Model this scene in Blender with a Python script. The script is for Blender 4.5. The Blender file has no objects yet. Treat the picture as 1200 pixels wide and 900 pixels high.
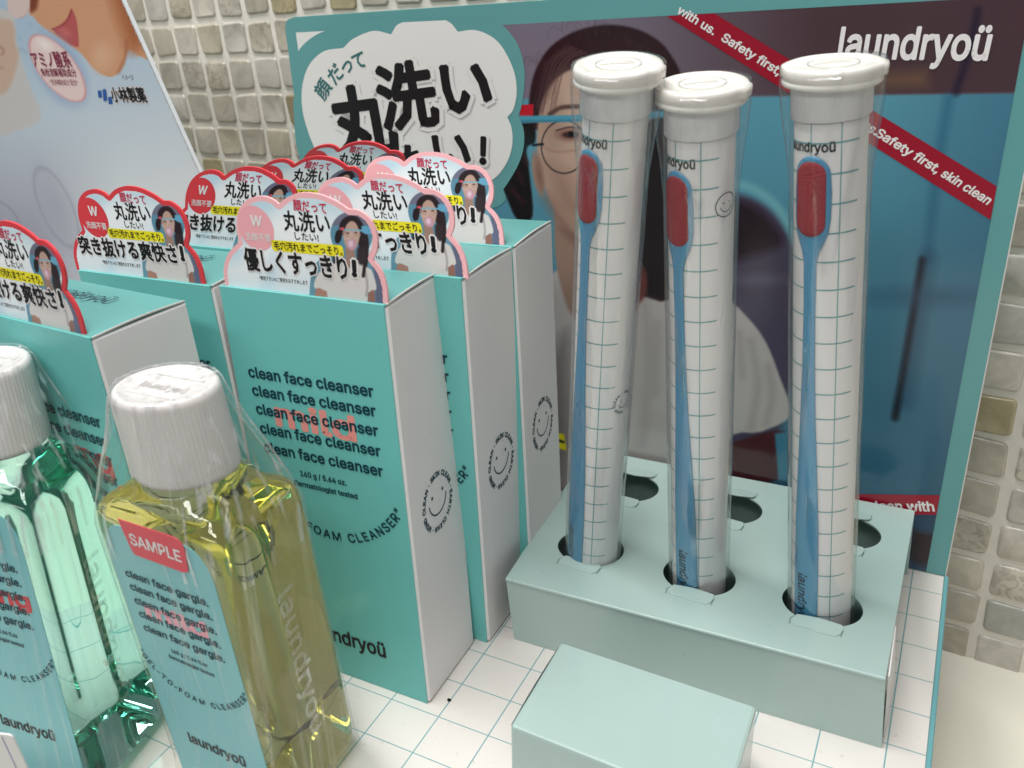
import bpy, math, random, os
import numpy as np
from mathutils import Matrix, Vector
from mathutils.geometry import tessellate_polygon
random.seed(7); rng = np.random.default_rng(11)
G = 0.018                      # one printed floor square of the display is 18 mm; everything below is measured in squares
scn = bpy.context.scene
col = scn.collection

# ------------------------------------------------------------------ camera
CP = np.array([6.75493081, -12.1496867, 12.7240200])
RV = np.array([1.91525718, .513510167, -.461410469]); FP = 1108.71616; PX, PY = 383.35198, 432.027566
def rotm(r):
    th = np.linalg.norm(r); k = r/th; K = np.array([[0,-k[2],k[1]],[k[2],0,-k[0]],[-k[1],k[0],0]])
    return np.eye(3)+np.sin(th)*K+(1-np.cos(th))*K@K
CR = rotm(RV)
cd = bpy.data.cameras.new('camera'); cam = bpy.data.objects.new('camera', cd); col.objects.link(cam)
cd.sensor_fit = 'HORIZONTAL'; cd.sensor_width = 36; cd.lens = FP/1200*36
cd.shift_x = (600-PX)/1200; cd.shift_y = -(450-PY)/1200
cd.clip_start = .01; cd.clip_end = 50
mw = Matrix.Identity(4)
for i in range(3):
    mw[i][0] = CR[0][i]; mw[i][1] = -CR[1][i]; mw[i][2] = -CR[2][i]; mw[i][3] = CP[i]*G
cam.matrix_world = mw
cd.dof.use_dof = True; cd.dof.focus_distance = 18.2*G; cd.dof.aperture_fstop = 22
scn.camera = cam
# ------------------------------------------------------------------ light: shop ceiling lamps and grey room light
world = bpy.data.worlds.new('World'); scn.world = world; world.use_nodes = True
world.node_tree.nodes['Background'].inputs[0].default_value = (.86, .90, .92, 1)
world.node_tree.nodes['Background'].inputs[1].default_value = .19
def area(name, loc, target, sx, sy, power, colr=(1, .995, .985)):
    l = bpy.data.lights.new(name, 'AREA'); l.shape = 'RECTANGLE'; l.size = sx*G; l.size_y = sy*G; l.energy = power; l.color = colr
    o = bpy.data.objects.new(name, l); col.objects.link(o); o.location = Vector(loc)*G
    o.rotation_euler = (Vector(target)-Vector(loc)).to_track_quat('-Z', 'Y').to_euler(); return o
area('ceiling_lamp', (-10, -10, 60), (0, 2, 3), 46, 7, 12.2)
area('ceiling_lamp', (14, 14, 62), (2, 3, 2), 60, 6, 3.0)
area('ceiling_lamp', (-6, -46, 50), (-2, 0, 3), 60, 8, 5.2)
scn.view_settings.view_transform = 'Standard'; scn.view_settings.look = 'None'
scn.view_settings.exposure = 0.0; scn.view_settings.gamma = 1.0; scn.view_settings.use_curve_mapping = False
scn.render.engine = 'CYCLES'
scn.cycles.use_denoising = True
scn.cycles.max_bounces = 28; scn.cycles.transparent_max_bounces = 32; scn.cycles.transmission_bounces = 26; scn.cycles.glossy_bounces = 12
scn.cycles.blur_glossy = .5

# ------------------------------------------------------------------ pixel -> place helpers (for measuring off the photograph)
def pj(P):
    q = (np.atleast_2d(P)-CP)@CR.T
    return np.stack([PX+FP*q[:, 0]/q[:, 2], PY+FP*q[:, 1]/q[:, 2]], 1)
def ray(p):
    d = np.array([(p[0]-PX)/FP, (p[1]-PY)/FP, 1.])@CR; return d/np.linalg.norm(d)
def onZ(p, z): d = ray(p); return CP+d*(z-CP[2])/d[2]
class Frame:                                   # a plane: origin, right, up; normal towards the viewer side
    def __init__(s, O, u, v):
        s.O, s.u, s.v = [np.array(t, float) for t in (O, u, v)]; n = np.cross(s.u, s.v); s.n = n/np.linalg.norm(n)
    def __call__(s, x, y, z=0):
        x, y = np.asarray(x, float), np.asarray(y, float); z = np.asarray(z, float)+0*x
        return s.O+x[..., None]*s.u+y[..., None]*s.v+z[..., None]*s.n
    def loc(s, p):
        d = ray(p); X = CP+d*(np.dot(s.O-CP, s.n)/np.dot(d, s.n))
        return np.linalg.lstsq(np.stack([s.u, s.v], 1), X-s.O, rcond=None)[0]
    def locs(s, ps): return np.array([s.loc(p) for p in ps])

# ------------------------------------------------------------------ materials
def lin(c):
    c = np.asarray(c, float)/255; return np.where(c <= .04045, c/12.92, ((c+.055)/1.055)**2.4)
def rgba(c): return (*[float(t) for t in lin(c)], 1)
MATS = {}
def mat(name, c, rough=.5, spec=.5, bump=0, bscale=900, mott=0, coat=0, speck=0, sss=0, vcol=None, metallic=0):
    if name in MATS: return MATS[name]
    m = bpy.data.materials.new(name); m.use_nodes = True; nt = m.node_tree; N = nt.nodes; L = nt.links
    b = N['Principled BSDF']; b.inputs['Base Color'].default_value = rgba(c); b.inputs['Roughness'].default_value = rough
    b.inputs['Specular IOR Level'].default_value = spec; b.inputs['Coat Weight'].default_value = coat; b.inputs['Coat Roughness'].default_value = .12
    b.inputs['Metallic'].default_value = metallic
    if sss: b.inputs['Subsurface Weight'].default_value = sss; b.inputs['Subsurface Scale'].default_value = .004
    geo = N.new('ShaderNodeNewGeometry'); src = None
    if vcol:
        a = N.new('ShaderNodeVertexColor'); a.layer_name = vcol; src = a.outputs['Color']
    if mott or speck or vcol:
        if src is None:
            r = N.new('ShaderNodeRGB'); r.outputs[0].default_value = rgba(c); src = r.outputs[0]
        if mott:
            n = N.new('ShaderNodeTexNoise'); n.inputs['Scale'].default_value = 26; n.inputs['Detail'].default_value = 5; L.new(geo.outputs['Position'], n.inputs['Vector'])
            mr = N.new('ShaderNodeMapRange'); mr.inputs['From Min'].default_value = .3; mr.inputs['From Max'].default_value = .7; mr.inputs['To Min'].default_value = 1-mott; mr.inputs['To Max'].default_value = 1+mott*.3
            L.new(n.outputs['Fac'], mr.inputs['Value'])
            mx = N.new('ShaderNodeVectorMath'); mx.operation = 'SCALE'; L.new(src, mx.inputs[0]); L.new(mr.outputs[0], mx.inputs['Scale']); src = mx.outputs[0]
        if speck:
            n = N.new('ShaderNodeTexNoise'); n.inputs['Scale'].default_value = 420; n.inputs['Detail'].default_value = 3; L.new(geo.outputs['Position'], n.inputs['Vector'])
            mr = N.new('ShaderNodeMapRange'); mr.inputs['From Min'].default_value = .70; mr.inputs['From Max'].default_value = .76; mr.inputs['To Min'].default_value = 1; mr.inputs['To Max'].default_value = 1-speck
            L.new(n.outputs['Fac'], mr.inputs['Value'])
            mx = N.new('ShaderNodeVectorMath'); mx.operation = 'SCALE'; L.new(src, mx.inputs[0]); L.new(mr.outputs[0], mx.inputs['Scale']); src = mx.outputs[0]
        L.new(src, b.inputs['Base Color'])
    if bump:
        n = N.new('ShaderNodeTexNoise'); n.inputs['Scale'].default_value = bscale; n.inputs['Detail'].default_value = 3; L.new(geo.outputs['Position'], n.inputs['Vector'])
        bp = N.new('ShaderNodeBump'); bp.inputs['Strength'].default_value = bump; bp.inputs['Distance'].default_value = .0004
        L.new(n.outputs['Fac'], bp.inputs['Height']); L.new(bp.outputs[0], b.inputs['Normal'])
    MATS[name] = m; return m
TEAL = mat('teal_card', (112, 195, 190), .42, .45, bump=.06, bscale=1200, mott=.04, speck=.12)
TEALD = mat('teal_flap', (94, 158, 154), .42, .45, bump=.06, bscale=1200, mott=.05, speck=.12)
WHITE = mat('white_card', (233, 229, 228), .5, .4, bump=.08, bscale=700, mott=.03, speck=.10)
MINT = mat('mint_card', (166, 189, 183), .30, .5, bump=.10, bscale=420, mott=.05, coat=.45, speck=.14)
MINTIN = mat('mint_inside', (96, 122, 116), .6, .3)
NAVY = mat('navy_ink', (18, 62, 76), .5, .35)
BLACK = mat('black_ink', (22, 22, 24), .45, .4)
SALMON = mat('salmon_ink', (234, 150, 142), .5, .35)
REDP = mat('red_ink', (214, 62, 70), .45, .4)
REDT = mat('crimson_ink', (200, 52, 84), .45, .4)
PINKB = mat('pink_ink', (246, 184, 188), .45, .4)
PINKC = mat('pink_disc_ink', (238, 170, 176), .45, .4)
PAPER = mat('white_print', (232, 228, 227), .4, .4)
PAPERS = mat('grey_print', (226, 226, 222), .32, .45)
YELLOW = mat('yellow_ink', (238, 226, 40), .45, .4)
PTEAL = mat('poster_teal', (96, 156, 156), .20, .5, bump=.6, bscale=22)
RIBBON = mat('ribbon_red', (150, 14, 40), .25, .5)
CARDEDGE = mat('card_edge', (206, 204, 198), .6, .3)
CAPW = mat('white_cap', (218, 214, 211), .34, .5, sss=.08)
LABEL = mat('bottle_label', (126, 194, 198), .30, .5)
LIDW = mat('white_lid', (226, 223, 216), .32, .5, sss=.1, bump=.05, bscale=300)
FROST = mat('frosted_sleeve', (226, 223, 224), .35, .5)
BLUE = mat('blue_plastic', (76, 146, 184), .22, .5, sss=.05)
BRISTLE = mat('red_bristle', (146, 46, 56), .7, .3, bump=.9, bscale=1800)
LEDGE = mat('cream_shelf', (233, 230, 216), .35, .45, bump=.02, mott=.02, speck=.10)
DARK = mat('dark_speck', (24, 20, 18), .7, .2)
CYANPH = mat('blue_logo_ink', (40, 92, 170), .45, .4)

def glassy(name, colr, sig, rough=.015):
    m = bpy.data.materials.new(name); m.use_nodes = True; nt = m.node_tree; N = nt.nodes; L = nt.links; N.remove(N['Principled BSDF'])
    out = N['Material Output']; g = N.new('ShaderNodeBsdfGlass'); g.inputs['IOR'].default_value = 1.36; g.inputs['Roughness'].default_value = rough; g.inputs['Color'].default_value = (*colr, 1)
    geo = N.new('ShaderNodeNewGeometry'); n = N.new('ShaderNodeTexNoise'); n.inputs['Scale'].default_value = 34; n.inputs['Detail'].default_value = 2
    mp = N.new('ShaderNodeMapping'); mp.inputs['Scale'].default_value = (1, 1, .25); L.new(geo.outputs['Position'], mp.inputs['Vector']); L.new(mp.outputs[0], n.inputs['Vector'])
    bp = N.new('ShaderNodeBump'); bp.inputs['Strength'].default_value = .10; bp.inputs['Distance'].default_value = .0012; L.new(n.outputs['Fac'], bp.inputs['Height']); L.new(bp.outputs[0], g.inputs['Normal'])
    L.new(g.outputs[0], out.inputs['Surface'])
    d = max(sig); ab = N.new('ShaderNodeVolumeAbsorption'); ab.inputs['Density'].default_value = d; ab.inputs['Color'].default_value = (*[1-s/d for s in sig], 1)
    L.new(ab.outputs[0], out.inputs['Volume']); return m
def film(name, amount=.10, streak=.35, sx=260, sz=9, tint=(.98, .985, .985), edge=.5, dif=.16, bmp=.9):
    m = bpy.data.materials.new(name); m.use_nodes = True; nt = m.node_tree; N = nt.nodes; L = nt.links; N.remove(N['Principled BSDF'])
    out = N['Material Output']; tr = N.new('ShaderNodeBsdfTransparent'); tr.inputs[0].default_value = (*tint, 1)
    gl = N.new('ShaderNodeBsdfGlossy'); gl.inputs['Roughness'].default_value = .08
    geo = N.new('ShaderNodeNewGeometry'); mp = N.new('ShaderNodeMapping'); mp.inputs['Scale'].default_value = (sx, sx, sz)
    n = N.new('ShaderNodeTexNoise'); n.inputs['Scale'].default_value = 1; n.inputs['Detail'].default_value = 3
    L.new(geo.outputs['Position'], mp.inputs['Vector']); L.new(mp.outputs[0], n.inputs['Vector'])
    bp = N.new('ShaderNodeBump'); bp.inputs['Strength'].default_value = bmp; bp.inputs['Distance'].default_value = .0016; L.new(n.outputs['Fac'], bp.inputs['Height']); L.new(bp.outputs[0], gl.inputs['Normal'])
    lw = N.new('ShaderNodeLayerWeight'); lw.inputs['Blend'].default_value = .5; pw = N.new('ShaderNodeMath'); pw.operation = 'POWER'; pw.inputs[1].default_value = 4.; L.new(lw.outputs['Facing'], pw.inputs[0])
    fr = N.new('ShaderNodeMath'); fr.operation = 'MULTIPLY_ADD'; fr.inputs[1].default_value = edge; fr.inputs[2].default_value = amount; L.new(pw.outputs[0], fr.inputs[0])
    mr = N.new('ShaderNodeMapRange'); mr.inputs['From Min'].default_value = .54; mr.inputs['From Max'].default_value = .68; mr.inputs['To Max'].default_value = streak; L.new(n.outputs['Fac'], mr.inputs['Value'])
    ad = N.new('ShaderNodeMath'); ad.operation = 'MULTIPLY_ADD'; ad.inputs[1].default_value = 1.; L.new(fr.outputs[0], ad.inputs[0]); L.new(mr.outputs[0], ad.inputs[2]); ad.use_clamp = True
    mn = N.new('ShaderNodeMath'); mn.operation = 'MINIMUM'; mn.inputs[1].default_value = .85; L.new(ad.outputs[0], mn.inputs[0])
    df = N.new('ShaderNodeBsdfDiffuse'); df.inputs[0].default_value = (.9, .9, .9, 1); mg = N.new('ShaderNodeMixShader'); mg.inputs[0].default_value = dif; L.new(gl.outputs[0], mg.inputs[1]); L.new(df.outputs[0], mg.inputs[2])
    mx = N.new('ShaderNodeMixShader'); L.new(mn.outputs[0], mx.inputs[0]); L.new(tr.outputs[0], mx.inputs[1]); L.new(mg.outputs[0], mx.inputs[2]); L.new(mx.outputs[0], out.inputs['Surface']); return m
TUBEF = film('clear_tube_plastic', .05, .10, 240, 7, edge=.42, dif=.10, bmp=.35)
WRAP = film('shrink_wrap', .03, .50, 360, 9, edge=.38, dif=.45)
WRAPL = film('shrink_sleeve_film', .012, .13, 360, 9, edge=.30, dif=.35)
RELIEF = film('clear_relief', .16, .25, 200, 60, edge=.4, dif=.3)
GLY = glassy('yellow_liquid', (.99, .99, .97), (1.0, 1.5, 10))
GLG = glassy('green_liquid', (.95, .99, .98), (10, 1.6, 3.6))

def grid_paper(name, base, line, ax, pitch, off, wid, axes2=None):
    """printed grid: lines at whole numbers of squares"""
    m = bpy.data.materials.new(name); m.use_nodes = True; nt = m.node_tree; N = nt.nodes; L = nt.links; b = N['Principled BSDF']
    b.inputs['Roughness'].default_value = .28; b.inputs['Coat Weight'].default_value = .2
    geo = N.new('ShaderNodeNewGeometry'); sp = N.new('ShaderNodeSeparateXYZ'); L.new(geo.outputs['Position'], sp.inputs[0]); fac = None
    for k in ax:
        mu = N.new('ShaderNodeMath'); mu.operation = 'MULTIPLY_ADD'; mu.inputs[1].default_value = 1/(pitch*G); mu.inputs[2].default_value = off+.5; L.new(sp.outputs[k], mu.inputs[0])
        f = N.new('ShaderNodeMath'); f.operation = 'FRACT'; L.new(mu.outputs[0], f.inputs[0])
        s = N.new('ShaderNodeMath'); s.operation = 'SUBTRACT'; s.inputs[1].default_value = .5; L.new(f.outputs[0], s.inputs[0])
        a = N.new('ShaderNodeMath'); a.operation = 'ABSOLUTE'; L.new(s.outputs[0], a.inputs[0])
        r = N.new('ShaderNodeMapRange'); r.inputs['From Min'].default_value = wid*.6; r.inputs['From Max'].default_value = wid*1.2; r.inputs['To Min'].default_value = 1; r.inputs['To Max'].default_value = 0; L.new(a.outputs[0], r.inputs['Value'])
        if fac is None: fac = r.outputs[0]
        else:
            mm = N.new('ShaderNodeMath'); mm.operation = 'MAXIMUM'; L.new(fac, mm.inputs[0]); L.new(r.outputs[0], mm.inputs[1]); fac = mm.outputs[0]
    n = N.new('ShaderNodeTexNoise'); n.inputs['Scale'].default_value = 300; n.inputs['Detail'].default_value = 4; L.new(geo.outputs['Position'], n.inputs['Vector'])
    r2 = N.new('ShaderNodeMapRange'); r2.inputs['From Min'].default_value = .64; r2.inputs['From Max'].default_value = .74; r2.inputs['To Max'].default_value = .35; L.new(n.outputs['Fac'], r2.inputs['Value'])
    m0 = N.new('ShaderNodeMix'); m0.data_type = 'RGBA'; m0.inputs['A'].default_value = rgba(base); m0.inputs['B'].default_value = rgba((170, 165, 155)); L.new(r2.outputs[0], m0.inputs['Factor'])
    m1 = N.new('ShaderNodeMix'); m1.data_type = 'RGBA'; m1.inputs['B'].default_value = rgba(line); L.new(m0.outputs['Result'], m1.inputs['A']); L.new(fac, m1.inputs['Factor']); L.new(m1.outputs['Result'], b.inputs['Base Color'])
    return m
GRIDF = grid_paper('grid_floor_print', (219, 214, 208), (112, 160, 164), (0, 1), 1, 0, .0125)

def tile_material():
    m = bpy.data.materials.new('mosaic_stone'); m.use_nodes = True; nt = m.node_tree; N = nt.nodes; L = nt.links; b = N['Principled BSDF']
    oi = N.new('ShaderNodeObjectInfo'); ge = N.new('ShaderNodeNewGeometry')
    ad = N.new('ShaderNodeMath'); L.new(oi.outputs['Random'], ad.inputs[0]); L.new(ge.outputs['Random Per Island'], ad.inputs[1])
    fr = N.new('ShaderNodeMath'); fr.operation = 'FRACT'; L.new(ad.outputs[0], fr.inputs[0])
    cr = N.new('ShaderNodeValToRGB'); cr.color_ramp.interpolation = 'CONSTANT'; e = cr.color_ramp.elements
    cols = [(0, (200, 195, 180)), (.16, (190, 185, 170)), (.32, (208, 202, 188)), (.47, (186, 180, 164)), (.6, (178, 166, 132)), (.68, (198, 194, 184)), (.8, (158, 144, 116)), (.87, (192, 184, 164)), (.95, (168, 168, 160))]
    e[0].position = 0; e[0].color = rgba(cols[0][1]); e[1].position = cols[1][0]; e[1].color = rgba(cols[1][1])
    for p, c in cols[2:]: q = e.new(p); q.color = rgba(c)
    L.new(fr.outputs[0], cr.inputs[0])
    n = N.new('ShaderNodeTexNoise'); n.inputs['Scale'].default_value = 75; n.inputs['Detail'].default_value = 7; n.inputs['Roughness'].default_value = .65; n.inputs['Distortion'].default_value = .8; L.new(ge.outputs['Position'], n.inputs['Vector'])
    mr = N.new('ShaderNodeMapRange'); mr.inputs['From Min'].default_value = .3; mr.inputs['From Max'].default_value = .72; mr.inputs['To Min'].default_value = .72; mr.inputs['To Max'].default_value = 1.14; L.new(n.outputs['Fac'], mr.inputs['Value'])
    sc = N.new('ShaderNodeVectorMath'); sc.operation = 'SCALE'; L.new(cr.outputs[0], sc.inputs[0]); L.new(mr.outputs[0], sc.inputs['Scale'])
    # marbled pieces: dark veins on some of them
    f2 = N.new('ShaderNodeMath'); f2.operation = 'MULTIPLY'; f2.inputs[1].default_value = 7.31; L.new(fr.outputs[0], f2.inputs[0]); f3 = N.new('ShaderNodeMath'); f3.operation = 'FRACT'; L.new(f2.outputs[0], f3.inputs[0])
    gt = N.new('ShaderNodeMath'); gt.operation = 'GREATER_THAN'; gt.inputs[1].default_value = .86; L.new(f3.outputs[0], gt.inputs[0])
    n2 = N.new('ShaderNodeTexNoise'); n2.inputs['Scale'].default_value = 210; n2.inputs['Detail'].default_value = 5; n2.inputs['Distortion'].default_value = 1.5; L.new(ge.outputs['Position'], n2.inputs['Vector'])
    m2 = N.new('ShaderNodeMapRange'); m2.inputs['From Min'].default_value = .50; m2.inputs['From Max'].default_value = .60; m2.inputs['To Max'].default_value = .32; L.new(n2.outputs['Fac'], m2.inputs['Value'])
    mm = N.new('ShaderNodeMath'); mm.operation = 'MULTIPLY'; L.new(gt.outputs[0], mm.inputs[0]); L.new(m2.outputs[0], mm.inputs[1])
    mx = N.new('ShaderNodeMix'); mx.data_type = 'RGBA'; L.new(mm.outputs[0], mx.inputs['Factor']); L.new(sc.outputs[0], mx.inputs['A']); mx.inputs['B'].default_value = rgba((104, 92, 70))
    L.new(mx.outputs['Result'], b.inputs['Base Color']); b.inputs['Roughness'].default_value = .22; b.inputs['Coat Weight'].default_value = .3
    bp = N.new('ShaderNodeBump'); bp.inputs['Strength'].default_value = .25; bp.inputs['Distance'].default_value = .001; L.new(n.outputs['Fac'], bp.inputs['Height']); L.new(bp.outputs[0], b.inputs['Normal'])
    return m
TILE = tile_material()
GROUT = mat('grout', (232, 228, 217), .8, .2, bump=.8, bscale=260, mott=.10)

# ------------------------------------------------------------------ building helpers
def tagset(o, label=None, cat=None, group=None, kind=None):
    for k, v in (('label', label), ('category', cat), ('group', group), ('kind', kind)):
        if v: o[k] = v
    return o
def thing(name, label, cat, at, rz=0, group=None):
    o = bpy.data.objects.new(name, None); col.objects.link(o); o.location = Vector([float(t) for t in at])*G; o.rotation_euler = (0, 0, rz); o.empty_display_size = .01
    o['_m'] = 0; del o['_m']; return tagset(o, label, cat, group)
def world_of(o):
    m = Matrix.LocRotScale(o.location, o.rotation_euler, o.scale)
    return world_of(o.parent)@m if o.parent else m
class MB:
    def __init__(s): s.v = []; s.f = []; s.n = 0
    def add(s, V, F):
        V = np.asarray(V, float).reshape(-1, 3); s.v.append(V); s.f += [[int(i)+s.n for i in f] for f in F]; s.n += len(V); return s
    def build(s, name, m, parent=None, smooth=False, label=None, kind=None, cols=None):
        V = np.concatenate(s.v)*G if s.v else np.zeros((0, 3))
        if parent is not None:
            M = np.array(world_of(parent).inverted()); V = V@M[:3, :3].T+M[:3, 3]
        me = bpy.data.meshes.new(name); me.vertices.add(len(V)); me.vertices.foreach_set('co', V.ravel())
        li = np.fromiter((i for f in s.f for i in f), np.int32); ct = np.array([len(f) for f in s.f], np.int32)
        me.loops.add(len(li)); me.loops.foreach_set('vertex_index', li); me.polygons.add(len(ct))
        me.polygons.foreach_set('loop_start', np.concatenate([[0], np.cumsum(ct)[:-1]]).astype(np.int32)); me.polygons.foreach_set('loop_total', ct)
        me.polygons.foreach_set('use_smooth', np.full(len(ct), bool(smooth)))
        me.update(); me.validate()
        if cols is not None:
            a = me.color_attributes.new('print', 'FLOAT_COLOR', 'POINT'); c = np.ones((len(V), 4), np.float32); c[:, :3] = cols; a.data.foreach_set('color', c.ravel())
        me.materials.append(m); o = bpy.data.objects.new(name, me); col.objects.link(o); o.parent = parent
        return tagset(o, label, kind=kind)
def grid_faces(nu, nv, wrap=False):
    F = []
    for j in range(nv-1):
        for i in range(nu if wrap else nu-1):
            a = j*nu+i; b = j*nu+(i+1) % nu; F.append((a, b, b+nu, a+nu))
    return F
def loft(mb, rings, cap0=True, cap1=True):
    n = len(rings[0]); V = np.concatenate(rings); F = grid_faces(n, len(rings), True)
    if cap0: F.append(list(range(n))[::-1])
    if cap1: F.append([len(V)-n+i for i in range(n)])
    mb.add(V, F)
def bbox8(f, x0, x1, y0, y1, z0, z1, bev=0):
    """box given by a mapping f(a,b,c) with small chamfered edges"""
    mb = MB(); e = bev; R = []
    def ring(ix, z):
        xa, xb, ya, yb = x0+ix, x1-ix, y0+ix, y1-ix; k = max(e-ix, 0)
        return [(xa+k, ya, z), (xb-k, ya, z), (xb, ya+k, z), (xb, yb-k, z), (xb-k, yb, z), (xa+k, yb, z), (xa, yb-k, z), (xa, ya+k, z)] if e else [(xa, ya, z), (xb, ya, z), (xb, yb, z), (xa, yb, z)]
    rs = [ring(0, z0), ring(0, z1)] if not e else [ring(e*.8, z0), ring(0, z0+e), ring(0, z1-e), ring(e*.8, z1)]
    loft(mb, [np.array([f(*p) for p in r]) for r in rs]); return mb
def tess(loops):
    L = [[Vector((float(x), float(y), 0)) for x, y in l] for l in loops]; T = tessellate_polygon(L)
    P = np.array([(v.x, v.y) for l in L for v in l]); return P, T
def orient(P, T):
    out = []
    for a, b, c in T:
        s = (P[b][0]-P[a][0])*(P[c][1]-P[a][1])-(P[b][1]-P[a][1])*(P[c][0]-P[a][0])
        out.append((a, b, c) if s > 0 else (a, c, b))
    return out
def flat(mb, fr, loops, z=0, th=0):
    """filled outline (with holes) on a frame; th > 0 gives it thickness below z"""
    P, T = tess(loops); T = orient(P, T); V = fr(P[:, 0], P[:, 1], z)
    if not th: mb.add(V, T); return mb
    n = len(P); V2 = fr(P[:, 0], P[:, 1], z-th); F = [tuple(t) for t in T]+[(a+n, c+n, b+n) for a, b, c in T]; k = 0
    for l in loops:
        m = len(l); ar = sum(l[i][0]*l[(i+1) % m][1]-l[(i+1) % m][0]*l[i][1] for i in range(m))
        for i in range(m):
            a, b = k+i, k+(i+1) % m; F.append((b, a, a+n, b+n) if ar > 0 and k == 0 or ar < 0 and k else (a, b, b+n, a+n))
        k += m
    mb.add(np.concatenate([V, V2]), F); return mb
def runs(*rs, n=6, close=True):
    """outline of smooth runs that meet in sharp corners"""
    out = []
    for r in rs:
        r = [np.array(p, float) for p in r]
        if len(r) < 3: out += r[:-1]; continue
        q = [2*r[0]-r[1]]+r+[2*r[-1]-r[-2]]
        for i in range(1, len(q)-2):
            for k in range(n):
                t = k/n; a, b, c, d = q[i-1:i+3]
                out.append(.5*((2*b)+(-a+c)*t+(2*a-5*b+4*c-d)*t*t+(-a+3*b-3*c+d)*t**3))
    if not close: out.append(np.array(rs[-1][-1], float))
    return np.array(out)
def circle(cx, cy, rx, ry=None, n=40, rot=0):
    ry = ry or rx; a = np.linspace(0, 2*np.pi, n, endpoint=False); c, s = np.cos(rot), np.sin(rot)
    x, y = rx*np.cos(a), ry*np.sin(a); return np.stack([cx+c*x-s*y, cy+s*x+c*y], 1)
def rrect(x0, x1, y0, y1, r, n=6):
    P = []
    for cx, cy, a0 in ((x1-r, y1-r, 0), (x0+r, y1-r, 90), (x0+r, y0+r, 180), (x1-r, y0+r, 270)):
        for k in range(n+1): a = math.radians(a0+90*k/n); P.append((cx+r*math.cos(a), cy+r*math.sin(a)))
    return np.array(P)
def ribbonline(mb, fr, pts, w, z, closed=False):
    p = np.array(pts, float); 
    if closed: p = np.concatenate([p, p[:1]])
    d = np.gradient(p, axis=0)
    if closed: d[0] = d[-1] = (p[1]-p[-2])
    d /= np.linalg.norm(d, axis=1)[:, None]; nn = np.stack([-d[:, 1], d[:, 0]], 1)*w/2
    a, b = p+nn, p-nn; V = np.concatenate([fr(a[:, 0], a[:, 1], z), fr(b[:, 0], b[:, 1], z)]); m = len(p)
    mb.add(V, [(i, i+m, i+m+1, i+1) for i in range(m-1)])

# ------------------------------------------------------------------ lettering
INTER = None
try:
    fp = os.path.join(bpy.utils.resource_path('LOCAL'), 'datafiles', 'fonts', 'Inter.woff2')
    if os.path.exists(fp): INTER = bpy.data.fonts.load(fp)
except Exception: INTER = None
LAT = ['clean face cleanser', 'clean face gargle.', 'mild', 'strong', '160 g / 5.64 oz.', '160 g / 5.64 fl.oz', 'Dermatologist tested', 'laundryoü', 'SAMPLE', 'W', 'with us.', 'Safety first,', 'skin clean with us.', 'skin clean with', 'skin clean', 'Safety', '!']+list('“”-GELTOFAMCLNSRKIHD·')
CJK = ['顔だって', '丸洗い', 'したい!', '毛穴汚れまでごっそり。', '優しくすっきり', '突き抜ける爽快さ', '*専用ブラシのご使用をおすすめします', '洗顔不要', 'アミノ酸系', '角栓溶解補助成分', '*洗浄補助成分 配合*', '小林製薬', 'イメージ']+list('顔だって丸洗いた優しくすきり突抜け爽快さる')+['っ']
def make_glyphs():
    objs = []
    for s in dict.fromkeys(LAT+CJK):
        c = bpy.data.curves.new('t', 'FONT'); c.body = s; c.size = 1; c.resolution_u = 4 if s in LAT else 2
        if s in LAT and INTER: c.font = INTER
        o = bpy.data.objects.new('t', c); col.objects.link(o); objs.append((s, o))
    dg = bpy.context.evaluated_depsgraph_get(); out = {}
    for s, o in objs:
        me = bpy.data.meshes.new_from_object(o.evaluated_get(dg)); V = np.array([v.co[:2] for v in me.vertices]).reshape(-1, 2)
        T = [tuple(p.vertices) for p in me.polygons]; key = {}; idx = [key.setdefault((round(x, 5), round(y, 5)), len(key)) for x, y in V]; cnt = {}
        for t in T:
            for i in range(len(t)):
                a, b = idx[t[i]], idx[t[(i+1) % len(t)]]
                if a != b: k = (min(a, b), max(a, b)); cnt[k] = cnt.get(k, 0)+1
        K = np.array(list(key)) if key else np.zeros((0, 2)); E_ = np.array([k for k, c in cnt.items() if c == 1]).reshape(-1, 2)
        out[s] = (V, T, K, E_); bpy.data.meshes.remove(me)
    for s, o in objs:
        c = o.data; bpy.data.objects.remove(o); bpy.data.curves.remove(c)
    return out
GL = make_glyphs()
def glyph(mb, s, fr, aff, t=0., z=.004, fn=None):
    """aff: 2x3 affine text space -> frame coordinates; t: extra stroke half width in text units; fn replaces the frame"""
    V, T, K, E_ = GL[s]; f = fn or fr; A = np.array(aff); t = t*(.50 if s in LAT else .62)
    if not len(V): return
    def m(P): return P@A[:, :2].T+A[:, 2]
    P = m(V); flip = np.linalg.det(A[:, :2]) < 0
    T2 = [tuple(reversed(q)) for q in T] if flip else T
    mb.add(f(P[:, 0], P[:, 1], z), T2)
    if t and len(E_):
        a, b = K[E_[:, 0]], K[E_[:, 1]]; d = b-a; l = np.linalg.norm(d, axis=1)[:, None]; d = d/np.maximum(l, 1e-9); n = np.stack([-d[:, 1], d[:, 0]], 1)*t; e = d*t*.45
        Q = np.stack([a-e-n, b+e-n, b+e+n, a-e+n], 1).reshape(-1, 2); Q = m(Q); zz = z+.00025*(1+np.repeat(np.arange(len(a)) % 7, 4))
        F = [(4*i, 4*i+1, 4*i+2, 4*i+3) for i in range(len(a))]
        if flip: F = [tuple(reversed(q)) for q in F]
        mb.add(f(Q[:, 0], Q[:, 1], zz), F)
def width(s): V = GL[s][0]; return V[:, 0].min(), V[:, 0].max()
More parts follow.
